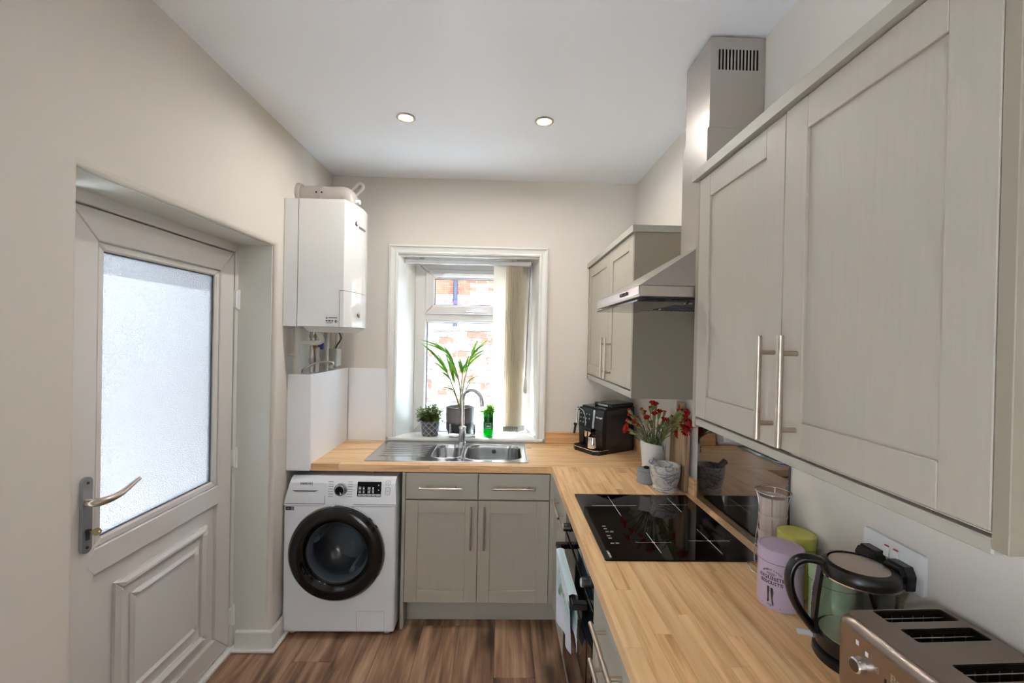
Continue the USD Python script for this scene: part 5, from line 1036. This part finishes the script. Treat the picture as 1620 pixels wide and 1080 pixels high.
# --- mortar, pestle, lidded pot, board
MARB = usdkit.material(stage, '/World/Looks/grey_marble', {'tc': ('texture_coordinate', {}), 'mp': ('mapping', {'scale': (1, 1, 1.9), 'rotation': (0.5, 0.6, 0.2)}), 'n1': ('noise_texture', {'scale': 6.0, 'detail': 3.0, 'distortion': 1.0}), 'n2': ('noise_texture', {'scale': 14.0, 'detail': 4.0, 'distortion': 1.2}), 's1': ('math', {'math_type': 'subtract', 'value2': 0.5}), 'a1': ('math', {'math_type': 'absolute'}), 's2': ('math', {'math_type': 'subtract', 'value2': 0.5}), 'a2': ('math', {'math_type': 'absolute'}),
      'r1': ('rgb_ramp', {'ramp': [(0.0, lin((128, 126, 128))), (0.010, lin((180, 177, 176))), (0.035, lin((216, 213, 209)))]}), 'r2': ('rgb_ramp', {'ramp': [(0.0, lin((206, 204, 204))), (0.03, (1, 1, 1))]}), 'm': ('mix', {'mix_type': 'multiply', 'fac': 1.0}), 'p': ('principled_bsdf', {'roughness': 0.25})},
     [('tc.object', 'mp.vector'), ('mp.vector', 'n1.vector'), ('mp.vector', 'n2.vector'), ('n1.fac', 's1.value1'), ('s1.value', 'a1.value1'), ('n2.fac', 's2.value1'), ('s2.value', 'a2.value1'), ('a1.value', 'r1.fac'), ('a2.value', 'r2.fac'), ('r1.color', 'm.color1'), ('r2.color', 'm.color2'), ('m.color', 'p.base_color')], surface='p.BSDF')
mc = np.array((0.796, 2.083, WT + 0.0003))
mo = thing('mortar', 'round grey veined marble mortar bowl on a foot', 'mortar', mc)
part('bowl', lathe([(0.051, 0.020), (0.058, 0.034), (0.066, 0.064), (0.0700, 0.098), (0.0700, 0.118), (0.068, 0.123), (0.060, 0.123), (0.057, 0.116), (0.052, 0.07), (0.030, 0.045), (0, 0.040)], 56, mc), MARB, mo, smooth=40)
part('foot', lathe([(0, 0.0), (0.054, 0.0), (0.0565, 0.003), (0.0565, 0.019), (0.053, 0.023), (0, 0.023)], 48, mc), MARB, mo, smooth=40)
pa_, pb_ = mc + (0.004, -0.004, 0.066), mc + (-0.075, -0.012, 0.148); pd = (pb_ - pa_) / np.linalg.norm(pb_ - pa_); pl_n = np.linalg.norm(pb_ - pa_)
single('pestle', lathe([(0, -0.018), (0.012, -0.014), (0.0165, 0.0), (0.014, 0.02), (0.0125, 0.06), (0.0155, pl_n - 0.004), (0.0125, pl_n), (0, pl_n)], 24, pa_, pd), MARB, 'grey marble pestle leaning in the mortar', 'pestle', smooth=40)
gc = np.array((0.742, 2.190, WT + 0.0003))
gp = thing('lidded_pot', 'small squat grey stoneware pot with a dark knobbed lid', 'pot', gc)
STONE = pbr('grey_stoneware', (152, 158, 164), (136, 142, 150), scale=120, rough=0.55)
part('pot_body', lathe([(0, 0), (0.042, 0), (0.0455, 0.003), (0.0455, 0.058), (0.044, 0.061), (0, 0.061)], 44, gc), STONE, gp, smooth=40)
part('lid_gap', lathe([(0, 0.0611), (0.0435, 0.0611), (0.0435, 0.0625), (0, 0.0625)], 40, gc), DARKGR, gp)
part('lid', lathe([(0, 0.0626), (0.0455, 0.0626), (0.0455, 0.066), (0.043, 0.0685), (0, 0.071)], 44, gc), STONE, gp, smooth=40)
part('knob', lathe([(0, 0.070), (0.011, 0.070), (0.013, 0.074), (0.013, 0.079), (0.010, 0.081), (0, 0.081)], 24, gc), BLACKMT, gp, smooth=40)
BRD = wood('acacia_board', (104, 80, 60), (168, 136, 106), (204, 170, 132), 'z', rough=0.5, tone=0.02, ring=1.2)
bp = Polygon([(-0.095, 0), (0.095, 0), (0.095, 0.255), (0.095, 0.285), (0.06, 0.305), (0.035, 0.325), (0.030, 0.36), (0.030, 0.415), (-0.030, 0.415), (-0.030, 0.36), (-0.035, 0.325), (-0.06, 0.305), (-0.09, 0.285), (-0.095, 0.255)]).buffer(-0.008).buffer(0.008)
bp = bp.difference(shapely.Point(0, 0.39).buffer(0.011))
bm = tf(prism(bp, 0.020), frame_m((0.8902, 2.135, WT + 0.0010), (0, -1, 0), (0.020, 0, 1)))     # stands against the upstand, face to the room
bm.invert() if bm.volume < 0 else None
single('chopping_board', bm, BRD, 'wooden chopping board with a handle leaning on the wall behind the mortar', 'chopping board')

# --- mugs in their wire rack
mg = np.array((0.853, 1.342, WT))
rk = thing('mug_rack', 'chrome wire rack holding the stack of ribbed mugs', 'rack', mg)
wr = []
ring = lambda r, z, n=40: [mg + (r * math.cos(a), r * math.sin(a), z) for a in np.linspace(0, 2 * math.pi, n)]
part('foot_ring', tube([mg + (-0.048, -0.048, 0.004), mg + (-0.062, 0.0, 0.004), mg + (-0.048, 0.048, 0.004), mg + (0, 0.05, 0.012), mg + (0.044, 0.046, 0.004), mg + (0.05, 0.0, 0.004), mg + (0.044, -0.046, 0.004), mg + (0, -0.05, 0.012), mg + (-0.048, -0.048, 0.004)], 0.0022, 8), CHROME, rk, smooth=50)
for a in (0.9, 2.4, 4.1, 5.5):
    d_ = np.array((math.cos(a), math.sin(a), 0)) * 0.0455
    part('upright', tube(spline([mg + d_ + (0, 0, 0.008), mg + d_ + (0, 0, 0.1), mg + d_ + (0, 0, 0.238), mg + d_ * 1.10 + (0, 0, 0.25)], 14), 0.0018, 8), CHROME, rk, smooth=50)
part('top_ring', tube(ring(0.050, 0.2505), 0.002, 8), CHROME, rk, smooth=50)
part('middle_ring', tube(ring(0.0475, 0.085), 0.0018, 8), CHROME, rk, smooth=50)
RIB = pbr('ribbed_stoneware', (196, 182, 174), rough=0.5)
def mug(z, label):
    o = mg + (0, 0, z); t = thing('mug', label, 'mug', o, group='ribbed mugs stacked in the wire rack')
    part('cup', lathe([(0, 0.003), (0.030, 0.0), (0.034, 0.003), (0.0395, 0.058), (0.0405, 0.066), (0.0395, 0.0675), (0.0375, 0.066), (0.0365, 0.058), (0.031, 0.008), (0, 0.007)], 96, o, rfun=lambda a, zz: 1 - 0.022 * max(0, math.cos(24 * a)) ** 4), RIB, t, smooth=60)
    part('handle', tube(spline([o + (0.0365, 0.012, 0.055), o + (0.046, 0.016, 0.052), o + (0.047, 0.016, 0.028), o + (0.034, 0.010, 0.02)], 16), 0.0032, 8), RIB, t, smooth=50); return t
for z, lb in ((0.010, 'lowest ribbed mug in the wire rack'), (0.063, 'second ribbed mug from the bottom of the wire rack'), (0.116, 'third ribbed mug from the bottom of the wire rack'), (0.169, 'top ribbed mug of the wire rack')): mug(z, lb)

# --- biscuit tins
def tin(o, r, h, body, lid, label, words=None):
    o = np.array(o, float); t = thing('biscuit_tin', label, 'tin', o)
    part('tin_body', lathe([(0, 0.002), (r - 0.002, 0.0), (r, 0.003), (r, h - 0.034), (0, h - 0.034)], 56, o), body, t, smooth=35)
    part('tin_lid', lathe([(r + 0.0012, h - 0.034), (r + 0.0018, h - 0.032), (r + 0.0004, h - 0.026), (r + 0.0018, h - 0.021), (r + 0.0004, h - 0.016), (r + 0.0018, h - 0.011), (r + 0.001, h - 0.002), (r - 0.003, h), (r - 0.006, h - 0.002), (r * 0.6, h + 0.001), (0, h + 0.002)], 56, o), lid, t, smooth=35)
    part('seam_line', lathe([(r + 0.0016, h - 0.0352), (r + 0.0021, h - 0.0345), (r + 0.0016, h - 0.0338)], 56, o), pbr('tin_edge', (150, 140, 150), rough=0.25, metal=0.8) if not stage.GetPrimAtPath('/World/Looks/tin_edge') else '/World/Looks/tin_edge', t)
    return t
def wrap(m, o, r, az):
    """bend flat lettering (x along, z up, y depth) round a cylinder, centred at azimuth az"""
    m = m.copy(); v = m.vertices; a = az + v[:, 0] / r; rad = r + 0.0003 + v[:, 2]
    m.vertices = np.c_[o[0] + rad * np.cos(a), o[1] + rad * np.sin(a), o[2] + v[:, 1]]; return m
LIL = pbr('lilac_tin', (196, 178, 200), rough=0.3); LIM = pbr('lime_tin', (202, 198, 92), rough=0.3); PGR = pbr('pale_green_tin', (168, 196, 158), rough=0.35)
TR, THT = 0.055, 0.158
lc = (0.776, 1.182, WT + 0.0003)
lt = tin(lc, TR, THT, LIL, LIL, 'lilac biscuit tin with black lettering beside the kettle handle')
az0 = math.radians(-146)
def words(s, h, z, wd, bold=False):
    m = meshkit.text_mesh(s, h, 0.0003, bold=bold); w_ = m.bounds[1][0] - m.bounds[0][0]; m.apply_scale([wd / w_, 1, 1]); m.apply_translation([-wd / 2, z, 0])
    m = m.subdivide_to_size(0.006) if len(m.faces) < 6000 else m; return wrap(m, lc, TR, az0)
arc = []
for k, ch in enumerate('CARTWRIGHT & BUTLER'):
    if ch == ' ': continue
    m = meshkit.text_mesh(ch, 0.0042, 0.0003, bold=False); th = (k - 9) * 0.085; m.apply_transform(trimesh.transformations.rotation_matrix(-th * 0.5, (0, 0, 1))); m.apply_translation([0.058 * math.sin(th) * 0.55, 0.0915 + 0.030 * (math.cos(th) - 1) + 0.012, 0]); arc.append(wrap(m, lc, TR, az0))
part('lettering', cat(arc), DARKGR, lt)
part('lettering', cat(words('EXQUISITE', 0.0082, 0.080, 0.064, True), words('BISCUITS', 0.0082, 0.0675, 0.056, True)), BLACKMT, lt)
part('small_print', cat(words('LUXURY', 0.003, 0.0975, 0.018), words('BISCUITS', 0.003, 0.0925, 0.022)) if False else cat([wrap(mv(prism(sbox(-w_ / 2, z, w_ / 2, z + 0.0012), 0.0003).subdivide(), (0, 0, 0)), lc, TR, az0) for w_, z in ((0.020, 0.0965), (0.024, 0.0935), (0.014, 0.0905), (0.05, 0.009), (0.018, 0.0125))]), DARKGR, lt)
fig = [Polygon([(-.009, .060), (-.003, .061), (-.0025, .050), (-.004, .036), (-.003, .022), (-.006, .018), (-.0085, .019), (-.0075, .034), (-.0085, .048)]), Polygon([(.000, .059), (.006, .058), (.0075, .046), (.0055, .032), (.0085, .016), (.0045, .014), (.0025, .030), (.0005, .046)])]
part('printed_figures', cat([wrap(prism(g, 0.0003), lc, TR, az0) for g in fig]), DARKGR, lt, label='printed pair of slim dark figures')
tin((0.858, 1.239, WT + 0.0003), 0.047, 0.170, LIM, LIM, 'lime yellow lidded tin behind the lilac biscuit tin')
tin((0.852, 1.082, WT + 0.0003), 0.056, 0.150, PGR, PGR, 'pale green biscuit tin seen through the glass kettle')

# --- glass kettle on its base
kc = np.array((0.812, 0.965, WT + 0.0003)); hd_ = np.array((-0.94, 0.341, 0)); sd_ = -hd_
ke = thing('kettle', 'glass kettle with a black handle and a steel topped lid', 'kettle', kc)
part('power_base', lathe([(0, 0.0), (0.082, 0.0), (0.084, 0.004), (0.083, 0.016), (0.074, 0.022), (0, 0.022)], 48, kc), BLACKPL, ke, smooth=35)
part('element_ring', lathe([(0, 0.0225), (0.074, 0.0225), (0.078, 0.026), (0.079, 0.052), (0.076, 0.056), (0, 0.056)], 48, kc), pbr('kettle_base_black', (30, 26, 24), rough=0.15), ke, smooth=35)
part('heating_plate', lathe([(0, 0.0575), (0.070, 0.0575), (0.071, 0.0562), (0, 0.0562)], 40, kc), STEEL, ke)
sa = math.atan2(sd_[1], sd_[0])
KG = pane_glass('kettle_glass', (0.94, 0.955, 0.95), 0.02)
gl_m = lathe([(0.0765, 0.0565), (0.0785, 0.075), (0.0785, 0.10), (0.076, 0.14), (0.0715, 0.178), (0.0690, 0.196), (0.0672, 0.196), (0.0700, 0.176), (0.0745, 0.14), (0.0770, 0.10), (0.0770, 0.075), (0.0750, 0.0565)], 72, (0, 0, 0))
vv = gl_m.vertices; aa = np.arctan2(vv[:, 1], vv[:, 0]); dd_ = np.abs((aa - sa + math.pi) % (2 * math.pi) - math.pi); k_ = np.exp(-(dd_ / 0.24) ** 2) * np.clip((vv[:, 2] - 0.135) / 0.061, 0, 1) ** 1.4
vv[:, 0] += k_ * 0.042 * math.cos(sa); vv[:, 1] += k_ * 0.042 * math.sin(sa)
part('glass_body', mv(gl_m, kc), KG, ke, smooth=50)
part('lid_collar', lathe([(0.064, 0.186), (0.0735, 0.190), (0.0755, 0.197), (0.0745, 0.208), (0.069, 0.216), (0.0585, 0.219), (0.0585, 0.212), (0.064, 0.186)], 56, kc), BLACKPL, ke, smooth=35)
part('steel_lid', lathe([(0, 0.2185), (0.030, 0.2182), (0.056, 0.2165), (0.058, 0.214), (0, 0.212)], 48, kc), pbr('lid_steel', (186, 172, 158), rough=0.3, metal=1.0), ke, smooth=35)
part('collar_trim', lathe([(0.0738, 0.189), (0.0752, 0.1895), (0.0752, 0.192), (0.0738, 0.1925)], 56, kc), CHROME, ke)
def hpt(r, z): return kc + hd_ * r + (0, 0, z)
hpts = spline([hpt(0.066, 0.207), hpt(0.090, 0.214), hpt(0.118, 0.206), hpt(0.134, 0.172), hpt(0.130, 0.128), hpt(0.108, 0.084), hpt(0.082, 0.052)], 40)
sd2 = np.cross(hd_, (0, 0, 1)); Rg = []
for i, p in enumerate(hpts):
    t_ = hpts[min(i + 1, 39)] - hpts[max(i - 1, 0)]; t_ /= np.linalg.norm(t_); n_ = np.cross(t_, sd2); w_ = 0.0125 + 0.004 * math.sin(math.pi * i / 39); th_ = 0.0095
    Rg.append(np.array([p + sd2 * w_ * math.cos(a) + n_ * th_ * math.sin(a) for a in np.linspace(0, 2 * math.pi, 16, endpoint=False)]))
hm = loft(Rg, True, True); hm.fix_normals()
ha = part('handle', hm, BLACKPL, ke, smooth=50)
part('lid_button', bx(-0.012, 0.012, -0.010, 0.010, 0, 0.010, 0.003).apply_transform(frame_m(hpt(0.094, 0.2205), hd_, sd2)), BLACKPL, ha)
part('handle_spine', loft([np.array([hpt(r, z) + sd2 * s for r, s in ((0.0745 + e, -0.013), (0.0815 + e, -0.013), (0.0815 + e, 0.013), (0.0745 + e, 0.013))]) for z, e in ((0.05, 0.004), (0.09, 0.005), (0.14, 0.001), (0.20, -0.006))], True, True), BLACKPL, ke)
part('level_window', loft([np.array([hpt(r, z) + sd2 * s for r, s in ((0.0755 + e, 0.0135), (0.083 + e, 0.0135), (0.083 + e, 0.019), (0.0755 + e, 0.019))]) for z, e in ((0.10, 0.003), (0.14, 0.0), (0.19, -0.007))], True, True), CHROME, ke)
part('switch_lever', tube(spline([hpt(0.082, 0.040), hpt(0.096, 0.036) + sd2 * 0.01, hpt(0.112, 0.030) + sd2 * 0.016], 8), [0.007] * 8, 10), pbr('clear_switch', (190, 192, 196), rough=0.15), ke, smooth=50)
part('level_marks', cat([tf(bx(0, 0.0004, -0.008, 0.008, -0.0006, 0.0006, 0), frame_m(kc + np.array((math.cos(sa - 0.75), math.sin(sa - 0.75), 0)) * (0.0795 - 0.0005 * k) + (0, 0, 0.09 + 0.022 * k), (math.cos(sa - 0.75), math.sin(sa - 0.75), 0), (-math.sin(sa - 0.75), math.cos(sa - 0.75), 0))) for k in range(4)]), MIDGR, ke)

# --- toaster
to = thing('toaster', 'brushed grey four slice toaster nearest the camera on the worktop', 'toaster', (0.78, 0.66, WT))
TST = pbr('toaster_steel', (150, 136, 126), rough=0.32, metal=1.0, bump=(40, 0.06, (30, 1, 1))); TSB = pbr('toaster_body', (92, 82, 76), rough=0.3, metal=0.7)
t0, t1, ty0, ty1, tz = 0.668, 0.898, 0.462, 0.848, WT + 0.190
TT = np.eye(4)
TR_ = trimesh.transformations.rotation_matrix(math.radians(2.5), (0, 0, 1), (t0, ty1, 0))
def tput(name, m, mat, parent=None, smooth=False, label=None): return part(name, tf(m, TR_), mat, parent or to, smooth=smooth, label=label)
SLOTS = [(0.733, 0.799, 0.876, 0.835), (0.735, 0.7445, 0.876, 0.780), (0.735, 0.6545, 0.876, 0.692), (0.735, 0.600, 0.876, 0.636)]
tpoly = rr(t0 + 0.012, ty0 + 0.012, t1 - 0.010, ty1 - 0.010, 0.012)
for s in SLOTS: tpoly = tpoly.difference(rr(*s, 0.004))
tput('top_plate', mv(prism(tpoly, 0.003), (0, 0, tz - 0.002)), TST)
def shell(z, e): return ring_rr(t0 - e * 0.0 + (0.012 - e), ty0 + (0.012 - e), t1 - (0.012 - e), ty1 - (0.012 - e), 0.022, z)
sh = loft([shell(WT + 0.016, 0.004), shell(WT + 0.022, 0.010), shell(WT + 0.06, 0.012), shell(tz - 0.020, 0.012), shell(tz - 0.012, 0.0105), shell(tz - 0.005, 0.006), shell(tz - 0.001, 0.0)], True, False); sh.fix_normals()
tput('body', sh, TST, smooth=50)
tput('feet', cat([lathe([(0, 0), (0.012, 0), (0.012, 0.017), (0, 0.017)], 14, (x, y, WT + 0.0004)) for x in (t0 + 0.04, t1 - 0.04) for y in (ty0 + 0.05, ty1 - 0.05)]), BLACKMT)
INN = pbr('slot_inside', (70, 60, 52), rough=0.4, metal=0.8)
for s in SLOTS:
    x0, y0, x1, y1 = s
    sl_ = tput('slot', cat(bx(x0 - 0.003, x0, y0, y1, tz - 0.11, tz - 0.002, 0), bx(x1, x1 + 0.003, y0, y1, tz - 0.11, tz - 0.002, 0), bx(x0, x1, y0 - 0.002, y0, tz - 0.11, tz - 0.002, 0), bx(x0, x1, y1, y1 + 0.002, tz - 0.11, tz - 0.002, 0), bx(x0, x1, y0, y1, tz - 0.112, tz - 0.11, 0)), INN)
    tput('guard_wire', cat([rod((x0, y1 - 0.006, z), (x1, y1 - 0.006, z), 0.0009, 6) for z in (tz - 0.012, tz - 0.03)] + [rod((x0 + 0.014 + k * 0.022, y1 - 0.0055, tz - 0.008), (x0 + 0.014 + k * 0.022, y1 - 0.0055, tz - 0.10), 0.0009, 6) for k in range(6)]), STEEL, sl_)
    tput('lift_bracket', bx(x1 - 0.012, x1 - 0.002, y0 + 0.012, y1 - 0.012, tz - 0.10, tz - 0.022, 0.001), pbr('blue_grey_steel', (96, 104, 110), rough=0.3, metal=0.8) if not stage.GetPrimAtPath('/World/Looks/blue_grey_steel') else '/World/Looks/blue_grey_steel', sl_)
for y, z in ((0.787, WT + 0.122), (0.787, WT + 0.072), (0.530, WT + 0.122)):
    kb = tput('dial', lathe([(0, 0.014), (0.0115, 0.014), (0.0135, 0.012), (0.0145, 0.0), (0, 0)], 28, (t0, y, z), (-1, 0, 0)), CHROME, smooth=35)
    tput('dial_cap', lathe([(0, 0.0146), (0.0105, 0.0146), (0.0108, 0.0138), (0, 0.0138)], 24, (t0, y, z), (-1, 0, 0)), TSB, kb)
for y in (0.738, 0.575):
    lv_ = tput('lever_slot', bx(t0 - 0.0008, t0 + 0.002, y - 0.0025, y + 0.0025, WT + 0.05, WT + 0.135, 0.0008), BLACKMT)
    tput('lever', bx(t0 - 0.022, t0 - 0.001, y - 0.016, y + 0.016, WT + 0.040, WT + 0.054, 0.004), BLACKPL, lv_)
tput('lettering', cat(text('Breville', 0.013, (t0 - 0.0006, 0.729, WT + 0.138), (0, -1, 0), (0, 0, 1), 0.0005, True, 0.058), text('8', 0.009, (t0 - 0.0006, 0.757, WT + 0.133), (0, -1, 0), (0, 0, 1), 0.0005)), pbr('silver_print', (200, 196, 192), rough=0.3, metal=0.8), smooth=False)
tput('printed_symbols', cat([bx(t0 - 0.0006, t0, y - 0.003, y + 0.003, z - 0.004, z + 0.004, 0) for y, z in ((0.795, WT + 0.158), (0.775, WT + 0.150))]), PRINTW)

# --- socket and plugs
so = thing('wall_socket', 'white double wall socket with red topped switches above the toaster', 'socket', (XR, 0.98, 1.13))
part('face_plate', tf(prism(rr(-0.0775, -0.0435, 0.0775, 0.0435, 0.004), 0.008), frame_m((XR - 0.0003, 0.981, 1.131), (0, -1, 0), (0, 0, 1))), WHITE, so, smooth=20)
for y in (1.0 - 0.0075, 0.9695):
    sw = part('rocker_switch', hull([(XR - 0.0085 - d_, y + s * 0.0065, 1.143 + z) for d_, z in ((0, -0.013), (0, 0.013), (0.002, 0.013), (0.0045, -0.010)) for s in (-1, 1)]), WHITE, so)
    part('red_mark', bx(XR - 0.0112, XR - 0.0095, y - 0.0055, y + 0.0055, 1.1555, 1.1585, 0), pbr('switch_red', (190, 40, 40), rough=0.4) if not stage.GetPrimAtPath('/World/Looks/switch_red') else '/World/Looks/switch_red', sw)
def plug(y, z, label, cable):
    o = np.array((XR - 0.009, y, z)); t = thing('plug', label, 'plug', o)
    pp = Polygon([(-0.024, -0.020), (-0.010, -0.030), (0.010, -0.030), (0.024, -0.020), (0.026, 0.008), (0.018, 0.024), (-0.018, 0.024), (-0.026, 0.008)]).buffer(0.003)
    part('plug_body', cat(tf(prism(pp, 0.020), frame_m(o, (0, -1, 0), (0, 0, 1))), tf(prism(pp.buffer(-0.004), 0.010), frame_m(o + (-0.020, 0, 0), (0, -1, 0), (0, 0, 1)))), BLACKPL, t, smooth=30)
    part('round_badge', lathe([(0, 0.0008), (0.0065, 0.0008), (0.007, 0)], 20, o + (-0.0300, 0, -0.002), (-1, 0, 0)), PRINTW, t)
    part('strain_relief', cat([lathe([(0, 0), (0.0062 - 0.0004 * k, 0), (0.0062 - 0.0004 * k, 0.005), (0, 0.005)], 12, o + (-0.012, 0, -0.034 - 0.0068 * k), (0, 0, -1)) for k in range(4)]), BLACKPL, t)
    part('flex', tube(spline(cable, 24), 0.0036, 8), BLACKPL, t, smooth=50)
plug(0.948, 1.113, 'black plug in the right half of the wall socket', [(0.889, 0.948, 1.08), (0.889, 0.950, 1.045), (0.880, 0.945, 1.00), (0.885, 0.93, 0.95), (0.88, 0.90, 0.918)])
plug(1.022, 1.113, 'black plug in the left half of the wall socket behind the kettle', [(0.889, 1.022, 1.08), (0.889, 1.022, 1.03), (0.895, 1.00, 0.97), (0.89, 0.99, 0.93), (0.86, 1.0, 0.9145)])
